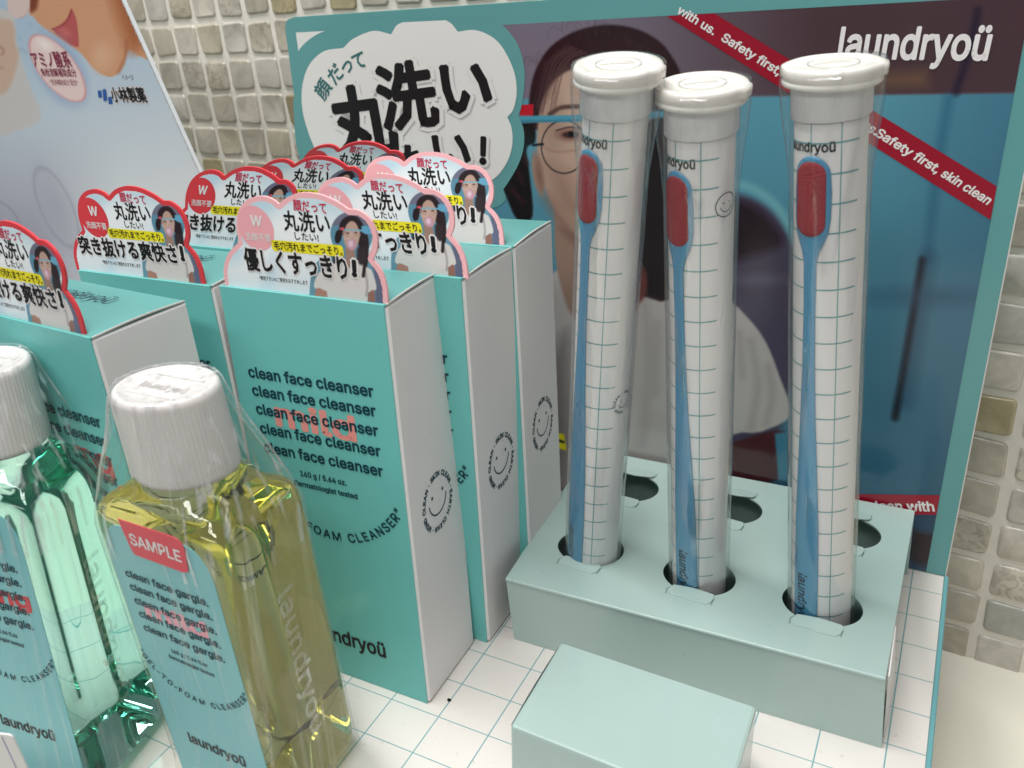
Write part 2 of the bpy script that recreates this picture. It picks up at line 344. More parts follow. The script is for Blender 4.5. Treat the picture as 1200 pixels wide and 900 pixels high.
def fit(mb, s, fr, p0, p1, h, t=0., z=.004, shear=0., fn=None):
    """text whose baseline runs from p0 to p1, capital height scaled by h (size in frame units)"""
    p0, p1 = np.array(p0, float), np.array(p1, float); a, b = width(s); d = p1-p0; L = np.linalg.norm(d); d /= L; n = np.array([-d[1], d[0]]); sx = L/(b-a)
    A = np.zeros((2, 3)); A[:, 0] = d*sx; A[:, 1] = n*h+d*shear*h; A[:, 2] = p0-d*a*sx; glyph(mb, s, fr, A, t, z, fn)
def put(mb, s, fr, c, sx, sy, rot=0, t=0., z=.004, shear=0, fn=None):
    """one glyph centred on c"""
    V = GL[s][0]; mid = (V.min(0)+V.max(0))/2; R = np.array([[math.cos(rot), -math.sin(rot)], [math.sin(rot), math.cos(rot)]])@np.array([[sx, shear*sy], [0, sy]])
    A = np.zeros((2, 3)); A[:, :2] = R; A[:, 2] = np.array(c)-R@mid; glyph(mb, s, fr, A, t, z, fn)
def arc_text(mb, s, fr, c, R, a0, a1, size, t=0., z=.004, inside=False, sx=1., fn=None, ry=None):
    """characters spread along an arc from angle a0 to a1 (degrees)"""
    ry = ry or R; ws = []
    for ch in s: ws.append(.32 if ch == ' ' else (width(ch)[1]-width(ch)[0]+.12))
    tot = sum(ws); k = 0
    for ch, w in zip(s, ws):
        a = math.radians(a0+(a1-a0)*(k+w/2)/tot); k += w
        if ch == ' ': continue
        x, y = c[0]+R*math.cos(a), c[1]+ry*math.sin(a); rot = a+math.pi/2 if a1 > a0 else a-math.pi/2
        V = GL[ch][0]; R2 = np.array([[math.cos(rot), -math.sin(rot)], [math.sin(rot), math.cos(rot)]])@np.diag([size*sx, size]); mid = np.array([(V[:, 0].min()+V[:, 0].max())/2, .36 if ch not in '·-“”' else (.36 if ch in '·-' else .36)])
        A = np.zeros((2, 3)); A[:, :2] = R2; A[:, 2] = np.array([x, y])-R2@mid; glyph(mb, ch, fr, A, t, z, fn)

# ------------------------------------------------------------------ painter for printed pictures (vertex colours on a fine grid)
class Paint:
    def __init__(s, X, Y, base): s.X, s.Y = X, Y; s.C = np.zeros((len(X), 3))+np.array(base, float)
    def mixin(s, m, c): m = np.clip(m, 0, 1)[:, None]; s.C = s.C*(1-m)+np.array(c, float)*m
    def sdf(s, P):
        P = np.array(P, float); d = np.full(len(s.X), 1e18); ins = np.zeros(len(s.X), bool); n = len(P)
        for i in range(n):
            a, b = P[i], P[(i+1) % n]; e = b-a; wx, wy = s.X-a[0], s.Y-a[1]; t = np.clip((wx*e[0]+wy*e[1])/(e@e+1e-12), 0, 1)
            d = np.minimum(d, (wx-e[0]*t)**2+(wy-e[1]*t)**2)
            c = (a[1] > s.Y) != (b[1] > s.Y); xi = a[0]+(s.Y-a[1])*e[0]/(e[1] if abs(e[1]) > 1e-9 else 1e-9); ins ^= c & (s.X < xi)
        d = np.sqrt(d); return np.where(ins, -d, d)
    def poly(s, P, c, soft=1., alpha=1., smooth=True):
        if smooth: P = runs(list(P)+[P[0]], n=4)
        s.mixin((.5-s.sdf(P)/soft)*alpha, c)
    def stroke(s, P, w, c, soft=1., alpha=1., smooth=True):
        P = np.array(runs(P, n=4, close=False)) if smooth and len(P) > 2 else np.array(P, float); d = np.full(len(s.X), 1e18)
        for a, b in zip(P[:-1], P[1:]):
            e = b-a; wx, wy = s.X-a[0], s.Y-a[1]; t = np.clip((wx*e[0]+wy*e[1])/(e@e+1e-12), 0, 1); d = np.minimum(d, (wx-e[0]*t)**2+(wy-e[1]*t)**2)
        s.mixin((.5-(np.sqrt(d)-w/2)/soft)*alpha, c)
    def ell(s, cx, cy, rx, ry, c, soft=1., alpha=1., rot=0):
        co, si = math.cos(rot), math.sin(rot); x, y = s.X-cx, s.Y-cy; u, v = (co*x+si*y)/rx, (-si*x+co*y)/ry; r = np.hypot(u, v); s.mixin((.5-(r-1)*min(rx, ry)/soft)*alpha, c)
    def ring(s, cx, cy, rx, ry, w, c, soft=1., alpha=1., rot=0):
        co, si = math.cos(rot), math.sin(rot); x, y = s.X-cx, s.Y-cy; r = np.hypot((co*x+si*y)/rx, (-si*x+co*y)/ry); s.mixin((.5-(np.abs(r-1)*min(rx, ry)-w/2)/soft)*alpha, c)
    def grad(s, p0, p1, c0, c1, mask=None):
        p0, p1 = np.array(p0, float), np.array(p1, float); e = p1-p0; t = np.clip(((s.X-p0[0])*e[0]+(s.Y-p0[1])*e[1])/(e@e), 0, 1)[:, None]; n = np.array(c0)*(1-t)+np.array(c1)*t
        if mask is None: s.C = n
        else: m = np.clip(mask, 0, 1)[:, None]; s.C = s.C*(1-m)+n*m
def picture(name, fr, x0, x1, y0, y1, nx, ny, z, paintfn, m, parent, keep=None, base=(128, 128, 128)):
    gx, gy = np.meshgrid(np.linspace(x0, x1, nx), np.linspace(y0, y1, ny)); gx, gy = gx.ravel(), gy.ravel(); W = fr(gx, gy, z); px = pj(W)
    P = Paint(px[:, 0], px[:, 1], base); paintfn(P); mb = MB(); i = np.arange(nx-1); F = (np.arange(ny-1)[:, None]*nx+i).ravel(); F = np.stack([F, F+1, F+1+nx, F+nx], 1)
    if keep is not None:
        cx, cy = gx[F].mean(1), gy[F].mean(1); F = F[keep(cx, cy)]; u, inv = np.unique(F.ravel(), return_inverse=True); F = inv.reshape(-1, 4); W = W[u]; P.C = P.C[u]
    mb.v = [W]; mb.f = F.tolist(); mb.n = len(W)
    return mb.build(name, m, parent, cols=lin(np.clip(P.C, 0, 255)))
PICP = mat('poster_print', (128, 128, 128), .16, .5, vcol='print', bump=.05, bscale=50)
PICC = mat('card_print', (128, 128, 128), .4, .4, vcol='print')
PICB = mat('board_print', (128, 128, 128), .5, .3, vcol='print')

# ================================================================== THE SETTING
S = 1.25                                        # wall distance
wy, wyaw, wlean, wp = 6.84109534, -.08912436, -.10183593, .85556852; wO = np.array([-7.29501799, wy, 12.16079983]); wO = CP+(wO-CP)*S; wp *= S
wu = np.array([math.cos(wyaw), math.sin(wyaw), 0]); wv = np.array([-math.sin(wlean)*math.sin(wyaw), math.sin(wlean)*math.cos(wyaw), math.cos(wlean)])
WF = Frame(wO, wu, wv)
LZ = -3.77
wall = tagset(bpy.data.objects.new('tiled_wall', None), 'beige mosaic tile wall with pale grout behind the display', 'wall', kind='structure'); col.objects.link(wall)
mb = MB(); nx, ny = 210, 120; gx, gy = np.meshgrid(np.linspace(-16*wp, 30*wp, nx), np.linspace(-19*wp, 7*wp, ny)); mb.v = [WF(gx.ravel(), gy.ravel(), rng.normal(0, .006, gx.size)-.0)]; mb.f = grid_faces(nx, ny); mb.n = gx.size
mb.build('grout', GROUT, wall, smooth=True)
def tile_geo(seed):
    r = np.random.default_rng(seed); n = 6; P = rrect(-.5, .5, -.5, .5, .13, n); h = wp*.85; j = r.normal(0, .022, 4)
    out = []
    for s, z in ((1.03, -.10), (1.0, -.03), (.975, .025), (.93, .052), (.84, .062)):
        Q = P*s; a = np.arctan2(Q[:, 1], Q[:, 0]); Q = Q*(1+(j[0]*np.sin(a*2+j[1]*50)+j[2]*np.sin(a*3+j[3]*90)+.012*np.sin(a*7+seed))[:, None]); out.append(np.column_stack([Q*h, np.full(len(Q), z+.012*r.normal())]))
    return out
TG = [tile_geo(i) for i in range(10)]; tmesh = []
for rs in TG:
    mb = MB(); loft(mb, rs, cap0=False); o = mb.build('tile', TILE, None, smooth=True); tmesh.append(o.data); bpy.data.objects.remove(o)
rest = MB(); Rw = Matrix(((wu[0], wv[0], WF.n[0]), (wu[1], wv[1], WF.n[1]), (wu[2], wv[2], WF.n[2]))); nt_ = 0
for i in range(-15, 29):
    for j in range(-16, 7):
        cx, cy = (i+.5)*wp+random.gauss(0, .018), (j+.5)*wp+random.gauss(0, .018); w3 = WF(cx, cy, 0)
        if w3[2] < LZ-.6: continue
        px = pj(w3)[0]; vis = -70 < px[0] < 360 and -60 < px[1] < 330 or 360 <= px[0] < 1200 and -60 < px[1] < 30 or 1060 < px[0] < 1290 and px[1] < 840 and px[1] > -60
        k = random.randrange(10); rot = random.gauss(0, .02)+random.choice((0, math.pi/2, math.pi))
        if vis and nt_ < 295:
            o = bpy.data.objects.new('tile', tmesh[k]); col.objects.link(o); o.parent = wall; o.matrix_local = Matrix.Translation(Vector(w3.tolist())*G)@(Rw@Matrix.Rotation(rot, 3, 'Z')).to_4x4(); nt_ += 1
        else:
            c, s = math.cos(rot), math.sin(rot); rs = [WF(cx+c*r[:, 0]-s*r[:, 1], cy+s*r[:, 0]+c*r[:, 1], r[:, 2]) for r in TG[k]]; loft(rest, rs, cap0=False)
rest.build('tiles_beyond', TILE, wall, smooth=True, kind='stuff')
mb = MB(); IDF = lambda a, b, c: np.array([a, b, c], float)
wl = lambda x: WF(*WF_xy(x))
def ledge_back(x):   # where the wall meets the shelf at height LZ
    t = (LZ-wO[2])/wv[2]; P = wO+wv*t; k = (x-P[0])/wu[0]; return P[1]+k*wu[1]
shelf = bbox8(lambda a, b, c: np.array([a, b if b < 0 else ledge_back(a)+.3, c]), -32, 30, -16, 10, LZ-1.4, LZ, .12).build('shelf', LEDGE, None, kind='structure')

# ================================================================== THE GRID TRAY DISPLAY WITH ITS BACK PANEL
XR, YB, XL = 7.577, 8.739, -7.84; H = 12.1; ln, pyaw = -.0700, .0107
disp = thing('display_stand', 'white grid-printed display tray with tall teal-bordered portrait back panel', 'display stand', (0, 2.5, LZ))
f0 = bbox8(IDF, XL-2.6, XR, -5.6, YB, LZ+.004, -.012, .03).build('base_box', WHITE, disp)
mb = MB(); flat(mb, Frame((0, 0, 0), (1, 0, 0), (0, 1, 0)), [[(XL-2.6, -5.6), (XR-.015, -5.6), (XR-.015, YB-.02), (XL-2.6, YB-.02)]], 0, .008); mb.build('grid_sheet', GRIDF, disp)
mb = bbox8(IDF, XR-.01, XR+.075, -5.6, YB, -.6, .02, .02); mb.build('edge_trim', mat('teal_edge', (104, 164, 170), .35), disp)
PF = Frame((XR+(0-XR)*math.cos(pyaw), YB+XR*math.sin(pyaw), 0), (math.cos(pyaw), -math.sin(pyaw), 0), (0, math.sin(ln), math.cos(ln)))
panel = MB(); flat(panel, PF, [runs([(XL, 0), (XR, 0)], [(XR, 0), (XR, H-.02)], [(XR, H-.02), (XL+.28, H)], [(XL+.28, H), (XL+.08, H-.07), (XL, H-.28)], [(XL, H-.28), (XL, 0)], n=5)], 0, .12)
panel = panel.build('back_panel', PTEAL, disp)
mb = MB(); ribbonline(mb, PF, [(XR+.012, 0), (XR+.012, H-.05)], .022, .004); mb.build('cut_edge', CARDEDGE, panel)
inner = [(347, 300), (347, 40), (600, 28), (1199, 8), (1215, -60)]
rb = PF.locs([(1199.5, 24), (1189.5, 90), (1156.7, 280), (1135.3, 400), (1114, 520), (1092.7, 640)]); irx = float(np.median(rb[:, 0])); it = float(PF.loc((700, 23))[1])
def paint_poster(P):
    X, Y = P.X, P.Y
    P.grad((900, 120), (1000, 640), (84, 146, 164), (44, 84, 106))
    P.mixin(np.clip((X-1040)/140, 0, 1)*.45*np.clip((640-Y)/200, 0, 1), (50, 92, 120))
    P.mixin(.5-(Y-(116-(X-600)*.012))/4, (116, 110, 124))
    P.mixin(np.clip((X-700)/260, 0, 1)*np.clip(.5-(Y-(116-(X-600)*.012))/4, 0, 1), (72, 52, 58))
    P.poly([(1015, 84), (1088, 80), (1090, 104), (1015, 105)], (100, 74, 60), 12, .7, False)
    P.stroke([(1146, 12), (1136, 60), (1120, 108)], 9, (34, 26, 48), 8, .8); P.stroke([(1112, 116), (1098, 200), (1087, 300)], 12, (42, 92, 120), 12, .6)
    P.stroke([(1081, 305), (1070, 370), (1058, 440), (1049, 489)], 8, (10, 14, 26), 7); P.stroke([(1088, 302), (1076, 380), (1062, 470)], 16, (30, 60, 84), 18, .5)
    P.ell(1100, 348, 60, 8, (38, 70, 98), 24, .6)
    # drum door behind
    P.poly([(840, 225), (880, 232), (912, 256), (934, 300), (940, 360), (930, 440), (915, 500), (905, 560), (840, 560)], (66, 60, 80), 10)
    P.poly([(845, 232), (880, 240), (905, 262), (915, 285), (880, 300), (845, 300)], (30, 16, 26), 16)
    P.stroke([(845, 214), (880, 220), (912, 244), (936, 286)], 12, (100, 158, 168), 6, .8)
    P.ell(890, 328, 30, 7, (92, 88, 106), 12, .7)
    P.poly([(1070, 600), (1110, 600), (1110, 700), (1060, 700)], (36, 66, 92), 10); P.poly([(1070, 622), (1096, 630), (1094, 662), (1068, 655)], (38, 22, 28), 8)
    # figure: hair, face, neck, shirt
    P.poly([(640, 330), (660, 318), (700, 380), (745, 350), (790, 330), (850, 350), (876, 372), (897, 400), (913, 440), (926, 486), (892, 506), (852, 520), (850, 640), (640, 640), (645, 430)], (168, 164, 160), 3)
    P.poly([(640, 420), (668, 400), (668, 640), (640, 640)], (118, 114, 112), 18, .8)
    for q in ([(880, 400), (888, 450), (880, 500)], [(900, 430), (905, 462), (898, 495)], [(866, 390), (870, 440)]): P.stroke(q, 4, (124, 118, 116), 14, .55)
    for q in ([(756, 350), (760, 430), (752, 520)], [(770, 380), (768, 460)]): P.stroke(q, 5, (134, 130, 128), 16, .55)
    P.poly([(856, 519), (920, 506), (916, 560), (856, 560)], (70, 36, 40), 4); P.poly([(908, 508), (924, 506), (924, 562), (912, 562)], (62, 118, 140), 3, smooth=False)
    P.poly([(650, 235), (690, 290), (750, 300), (756, 345), (712, 398), (672, 372), (656, 330), (650, 290)], (144, 118, 104), 4)
    P.poly([(656, 268), (690, 300), (740, 316), (740, 290), (690, 270)], (112, 84, 74), 10, .7)
    P.poly([(621, 150), (620, 118), (627, 84), (645, 55), (676, 36), (716, 29), (756, 38), (786, 64), (802, 120), (806, 330), (742, 334), (742, 200)], (40, 25, 30), 3)
    P.poly([(634, 206), (629, 168), (633, 128), (643, 104), (660, 86), (690, 76), (722, 78), (752, 96), (766, 150), (764, 230), (748, 278), (714, 300), (690, 294), (664, 262), (646, 238)], (178, 150, 132), 4)
    P.poly([(640, 190), (668, 200), (690, 240), (700, 290), (664, 262), (646, 238)], (140, 112, 98), 16, .6)
    P.ell(676, 118, 24, 32, (192, 166, 148), 30, .6); P.ell(648, 150, 12, 40, (146, 118, 104), 16, .5); P.ell(700, 215, 40, 50, (186, 156, 138), 40, .4); P.stroke([(640, 232), (664, 266), (700, 296)], 10, (128, 98, 86), 16, .6)
    P.ell(631, 203, 7, 26, (150, 122, 106), 3, rot=-.15); P.ell(632, 205, 3, 16, (112, 84, 74), 4, .6, rot=-.15)
    for k in range(34):
        a = random.random(); x0 = 628+a*150; y0 = 92-58*math.sin(math.pi*min(max(a, .08), .95)); dx = random.gauss(-5, 7); dy = -random.random()*14-3
        w_ = random.choice((-1, 1))*random.uniform(2, 6); P.stroke([(x0, y0+8), (x0+dx*.4+w_*.6, y0+dy*.5), (x0+dx+w_, y0+dy), (x0+dx+w_*1.9, y0+dy*.6), (x0+dx+w_*2.2, y0+dy*.1)], .7, (66, 50, 56), 1.8, .32)
    for k in range(24):
        a = random.random(); x0 = 634+a*24; P.stroke([(x0+30, 52+a*10), (x0+6, 74), (x0-6-random.random()*6, 110+random.random()*30)], .9, (90, 62, 62), 1.6, .45)
    P.stroke([(644, 134), (658, 126), (680, 125)], 5, (86, 64, 58), 3); P.ell(668, 158, 15, 7, (120, 78, 70), 6, .8); P.ell(668, 158, 9, 3.6, (60, 38, 38), 2); P.ell(669, 157, 3.2, 3.4, (18, 12, 14), 1.5)
    P.stroke([(652, 153), (668, 149), (684, 152)], 1.6, (60, 40, 40), 2); P.stroke([(636, 172), (652, 178), (676, 176)], 2, (150, 104, 88), 3, .5)
    P.ring(661, 172, 26.5, 31, 1.3, (30, 24, 28), 1.2); P.stroke([(625, 170), (636, 169)], 3, (26, 22, 26), 1.5); P.ring(764, 180, 26, 31, 1.3, (80, 40, 44), 1.2)
    P.poly([(609, 144), (625, 146), (627, 166), (617, 174), (620, 200), (624, 253), (607, 258), (594, 232), (589, 213), (600, 187), (604, 160)], (16, 10, 13), 3)
    for q in ([(604, 196), (612, 214)], [(600, 222), (614, 238)], [(612, 180), (618, 192)]): P.stroke(q, 4, (70, 24, 32), 5, .6)
    P.poly([(742, 150), (800, 140), (800, 330), (748, 332), (746, 240)], (18, 10, 14), 4)
    P.poly([(742, 300), (757, 318), (757, 345), (742, 352)], (92, 48, 46), 6)
    P.poly([(609, 123), (625, 122), (625, 136), (609, 136)], (186, 28, 42), 1.5, smooth=False)
    P.stroke([(606, 140), (700, 138), (790, 133)], 8, (72, 150, 172), 1.5); P.stroke([(606, 142.4), (700, 140.4), (790, 135.4)], 3, (54, 116, 138), 2, .7)
    P.poly([(641, 505), (661, 509), (664, 528), (641, 522)], (214, 206, 20), 2, smooth=False); P.stroke([(646, 513), (660, 518)], 3, (30, 30, 20), 2)
ilx = float(PF.loc((347, 38))[0])
pic = picture('portrait_print', PF, ilx, irx, .02, it, 640, 500, .006, paint_poster, PICP, panel)
# white corner, speech bubble, ribbons
mb = MB(); flat(mb, PF, [PF.locs(runs([(347, 38), (407, 35)], [(407, 35), (401, 42)], [(401, 42), (386, 44), (371, 51), (360, 62), (352, 75)], [(352, 75), (347, 38)]))[::-1]], .012); mb.build('corner_print', PAPERS, panel)
out_px = runs([(352, 80), (350, 60), (372, 40), (405, 30), (440, 22), (577, 23)], [(577, 23), (592, 32), (606, 50), (614, 74), (615, 98), (612, 122), (608, 135)], [(608, 135), (614, 152), (614, 172), (608, 192), (598, 210), (590, 222)], [(590, 222), (593, 232), (587, 240), (576, 244)], [(576, 244), (560, 242), (520, 252), (440, 262), (380, 250), (350, 180), (344, 120)], [(344, 120), (352, 80)])
bub = MB(); flat(bub, PF, [PF.locs(out_px)[::-1]], .016); bub = bub.build('speech_bubble', PTEAL, panel)
in_px = runs([(371, 178), (362, 155), (355, 128), (355, 100), (363, 76), (380, 60), (403, 56)], [(403, 56), (415, 45), (438, 36), (459, 40)], [(459, 40), (465, 30), (472, 26)], [(472, 26), (523, 23.5)], [(523, 23.5), (530, 28), (537, 37)], [(537, 37), (557, 35), (577, 43), (591, 58), (603, 84), (606, 108), (602, 128), (595, 137)], [(595, 137), (600, 150), (601, 168), (596, 187), (585, 204), (571, 215)], [(571, 215), (578, 230)], [(578, 230), (556, 222)], [(556, 222), (530, 232), (480, 245), (420, 246), (385, 225)], [(385, 225), (371, 178)])
mb = MB(); flat(mb, PF, [PF.locs(in_px)[::-1]], .024); mb.build('bubble_print', PAPERS, panel)
outl, blk, tl = MB(), MB(), MB()
def pxsize(p): a, b = PF.loc((p[0]-10, p[1])), PF.loc((p[0]+10, p[1])); return np.linalg.norm(b-a)/20
shad = MB()
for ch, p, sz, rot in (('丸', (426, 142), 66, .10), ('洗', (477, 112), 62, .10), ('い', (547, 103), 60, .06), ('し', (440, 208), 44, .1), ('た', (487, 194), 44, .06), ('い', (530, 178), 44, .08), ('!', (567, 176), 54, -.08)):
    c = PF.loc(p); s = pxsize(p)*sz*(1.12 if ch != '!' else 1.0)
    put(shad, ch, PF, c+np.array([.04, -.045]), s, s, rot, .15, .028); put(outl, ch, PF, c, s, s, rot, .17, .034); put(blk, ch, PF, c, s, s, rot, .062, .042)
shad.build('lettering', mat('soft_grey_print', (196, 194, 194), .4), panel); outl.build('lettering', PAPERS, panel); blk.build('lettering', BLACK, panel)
for ch, p, rot in (('顔', (379, 104), .86), ('だ', (393.5, 86.5), .72), ('っ', (408, 78.5), .6), ('て', (421, 71), .25)):
    s = pxsize(p)*18; put(tl, ch, PF, PF.loc(p), s, s*1.05, rot, .035, .030)
tl.build('lettering', mat('teal_ink', (52, 112, 112), .4), panel)
def line_clip(a, b, x): t = (x-a[0])/(b[0]-a[0]); return a+(b-a)*t
r1 = PF.locs([(833, 13), (1167, 217.5), (1161, 257.5), (776, 15)]); ta, tb = r1[0], r1[1]; ba, bb = r1[3], r1[2]
def yclip(a, b, y): t = (y-a[1])/(b[1]-a[1]); return a+(b-a)*t
mb = MB(); flat(mb, PF, [[yclip(ta, tb, it-.005), yclip(ba, bb, it-.005), line_clip(ba, bb, irx-.005), line_clip(ta, tb, irx-.005)]], .014)
rib = mb.build('ribbon', RIBBON, panel); mb = MB()
r2 = PF.locs([(960, 578), (1101, 580), (1098, 603), (960, 601)]); flat(mb, PF, [[r2[0], r2[3], line_clip(r2[3], r2[2], irx-.005), line_clip(r2[0], r2[1], irx-.005)]], .014)
rib = mb.build('ribbon', RIBBON, panel)
tx = MB()
d = (tb-ta)/np.linalg.norm(tb-ta); nrm = np.array([-d[1], d[0]]); wr = abs((ba-ta)@nrm)
def onrib(px): q = PF.loc(px); s = (q-ba)@d; return ba+d*s+nrm*wr*.30
hs = wr*.62
for s_, pa, pb in (('with us.', (786, 26), (829, 51)), ('Safety first,', (838, 57), (905, 97)), ('skin clean with us.', (912, 101), (1020, 164)), ('Safety first,', (1020, 164), (1092, 208)), ('skin clean with us.', (1097, 211), (1152, 244))):
    if s_ == 'skin clean with us.' and pa[0] > 1000: s_ = 'skin clean'
    if s_ not in GL: continue
    fit(tx, s_, PF, onrib(pa), onrib(pb), hs, .045, .018)
q0, q1 = PF.loc((985, 597)), PF.loc((1095, 598.5)); fit(tx, 'skin clean with', PF, q0, q1, .44, .05, .018)
tx.build('lettering', PAPER, panel)
lg = MB(); fit(lg, 'laundryoü', PF, PF.loc((982, 67.5)), PF.loc((1156, 69.5)), 1.02, .045, .02); lg.build('lettering', PAPER, panel)

# ================================================================== CLEANSER BOXES
BW, BD, BH = 3.376, 2.025, 8.002
CARD = runs([(.06, -.03), (.06, .02)], [(.06, .02), (.10, .30), (.27, .58), (.55, .80)], [(.55, .80), (.57, 1.10), (.70, 1.38), (.94, 1.56), (1.22, 1.62), (1.42, 1.58), (1.54, 1.50)], [(1.54, 1.50), (1.75, 1.63), (2.05, 1.71), (2.39, 1.69), (2.68, 1.59), (2.87, 1.48)], [(2.87, 1.48), (3.06, 1.47), (3.24, 1.34), (3.32, 1.11), (3.28, .87), (3.18, .70)], [(3.18, .70), (3.31, .52), (3.36, .28), (3.34, .02)], [(3.34, .02), (3.34, -.03)], [(3.34, -.03), (.06, -.03)], n=5)
def sdf2(P, X, Y):
    p = Paint(np.asarray(X, float).ravel(), np.asarray(Y, float).ravel(), (0, 0, 0)); return p.sdf(P).reshape(np.shape(X))
def Z(x, y): return x, y
def paint_card(P):        # portrait in its oval and pale bubbles; drawn in enlarged picture coordinates of the nearest card
    P.C[:] = (222, 233, 238); P.X = (P.X-250)*5.7143; P.Y = (P.Y-215)*5.7143
    P.ell(330, 420, 330, 240, (240, 244, 245), 160, .8); P.ell(120, 420, 90, 120, (196, 220, 234), 80, .9); P.ell(360, 640, 60, 240, (206, 226, 236), 50, .6, .3); P.ell(300, 180, 170, 120, (192, 220, 232), 90, .8)
    P.ell(700, 170, 260, 100, (200, 224, 232), 90, .7); P.ell(560, 300, 240, 120, (240, 244, 245), 100, .9); P.ell(160, 435, 26, 12, (250, 252, 253), 10, .9, -.5)
    P.ell(915, 352, 142, 152, (112, 114, 134), 4); P.poly([(760, 470), (690, 520), (640, 600), (620, 740), (640, 860), (1180, 860), (1130, 640), (1090, 560), (1030, 510)], (104, 150, 168), 4)
    m = (.5-(np.hypot((P.X-915)/142, (P.Y-352)/152)-1)*142/4); P.mixin(m*np.clip((P.Y-292)/6, 0, 1), (92, 142, 164))
    P.poly([(1040, 510), (1100, 590), (1118, 700), (1112, 860), (1060, 860), (1060, 660)], (98, 104, 128), 10, .8)
    P.poly([(830, 350), (838, 280), (872, 240), (920, 226), (965, 240), (995, 285), (1020, 340), (1030, 420), (1015, 560), (975, 640), (950, 560), (960, 420)], (42, 32, 36), 6)
    P.poly([(812, 330), (840, 320), (850, 350), (838, 400), (812, 412), (800, 380)], (34, 26, 30), 5)
    P.poly([(870, 330), (880, 296), (900, 272), (920, 264), (942, 274), (958, 300), (968, 340), (962, 400), (935, 452), (905, 462), (874, 430), (860, 370)], (190, 158, 142), 5)
    P.poly([(870, 440), (930, 455), (930, 560), (880, 600), (850, 560), (868, 520)], (158, 128, 114), 6)
    P.poly([(800, 540), (855, 525), (900, 580), (945, 520), (1010, 570), (1045, 600), (1070, 715), (1010, 745), (1000, 860), (740, 860), (735, 740), (650, 700), (700, 590)], (214, 209, 206), 5)
    P.poly([(735, 730), (740, 860), (650, 860), (665, 715)], (176, 128, 112), 6); P.poly([(1012, 742), (1055, 728), (1050, 860), (1008, 860)], (150, 106, 94), 6)
    P.stroke([(1000, 600), (1010, 690), (1000, 760)], 10, (110, 100, 100), 14, .6); P.stroke([(985, 430), (1000, 520), (985, 630)], 22, (36, 27, 31), 8); P.stroke([(790, 480), (792, 540)], 14, (36, 27, 31), 8)
    P.ring(885, 352, 28, 31, 4, (226, 196, 190), 3); P.ring(947, 352, 25, 29, 4, (206, 180, 176), 3); P.ell(888, 344, 11, 5, (60, 46, 46), 4); P.ell(944, 342, 10, 5, (60, 46, 46), 4)
    P.stroke([(862, 322), (1000, 326)], 11, (120, 178, 198), 3); P.poly([(985, 296), (1052, 300), (1056, 350), (1010, 350), (985, 336)], (104, 168, 200), 4, smooth=False); P.poly([(838, 306), (866, 306), (866, 322), (838, 322)], (214, 84, 96), 3, smooth=False)
    P.ell(913, 420, 31, 38, (196, 150, 168), 5); P.ell(908, 415, 18, 24, (226, 196, 208), 12, .8)
    P.poly([(950, 440), (1000, 440), (1010, 520), (975, 560), (945, 520)], (52, 42, 46), 12, .8)
A_ = dict(x=-.293, y=.204, yaw=.012, pit=-.025, rol=-.035)
def box_frames(x, y, yaw, pit, rol):
    u = np.array([math.cos(yaw), math.sin(yaw), 0]); v = np.array([-math.sin(yaw), math.cos(yaw), 0]); up = np.array([0, 0, 1.])+u*rol+v*pit; O = np.array([x, y, 0])-u*BW
    return O, u, v, up
# the card picture is computed once and reused
O, u, v, up = box_frames(**A_); cf = Frame(O+up*BH, u, up*1.0)
NXC, NYC = 250, 135; gx, gy = np.meshgrid(np.linspace(.05, 3.36, NXC), np.linspace(-.02, 1.70, NYC)); gx, gy = gx.ravel(), gy.ravel(); px = pj(cf(gx, gy)); CPt = Paint(px[:, 0], px[:, 1], (0, 0, 0)); paint_card(CPt); CCOL = lin(np.clip(CPt.C, 0, 255))
F = (np.arange(NYC-1)[:, None]*NXC+np.arange(NXC-1)).ravel(); F = np.stack([F, F+1, F+1+NXC, F+NXC], 1); CARDX = np.array([(x_, y_ if y_ > 0 else y_-.3) for x_, y_ in CARD]); kk = sdf2(CARDX, gx[F].mean(1), gy[F].mean(1)) < -.085; F = F[kk]; uu, inv = np.unique(F.ravel(), return_inverse=True); CFACE = inv.reshape(-1, 4).tolist(); CGX, CGY, CCOL = gx[uu], gy[uu], CCOL[uu]
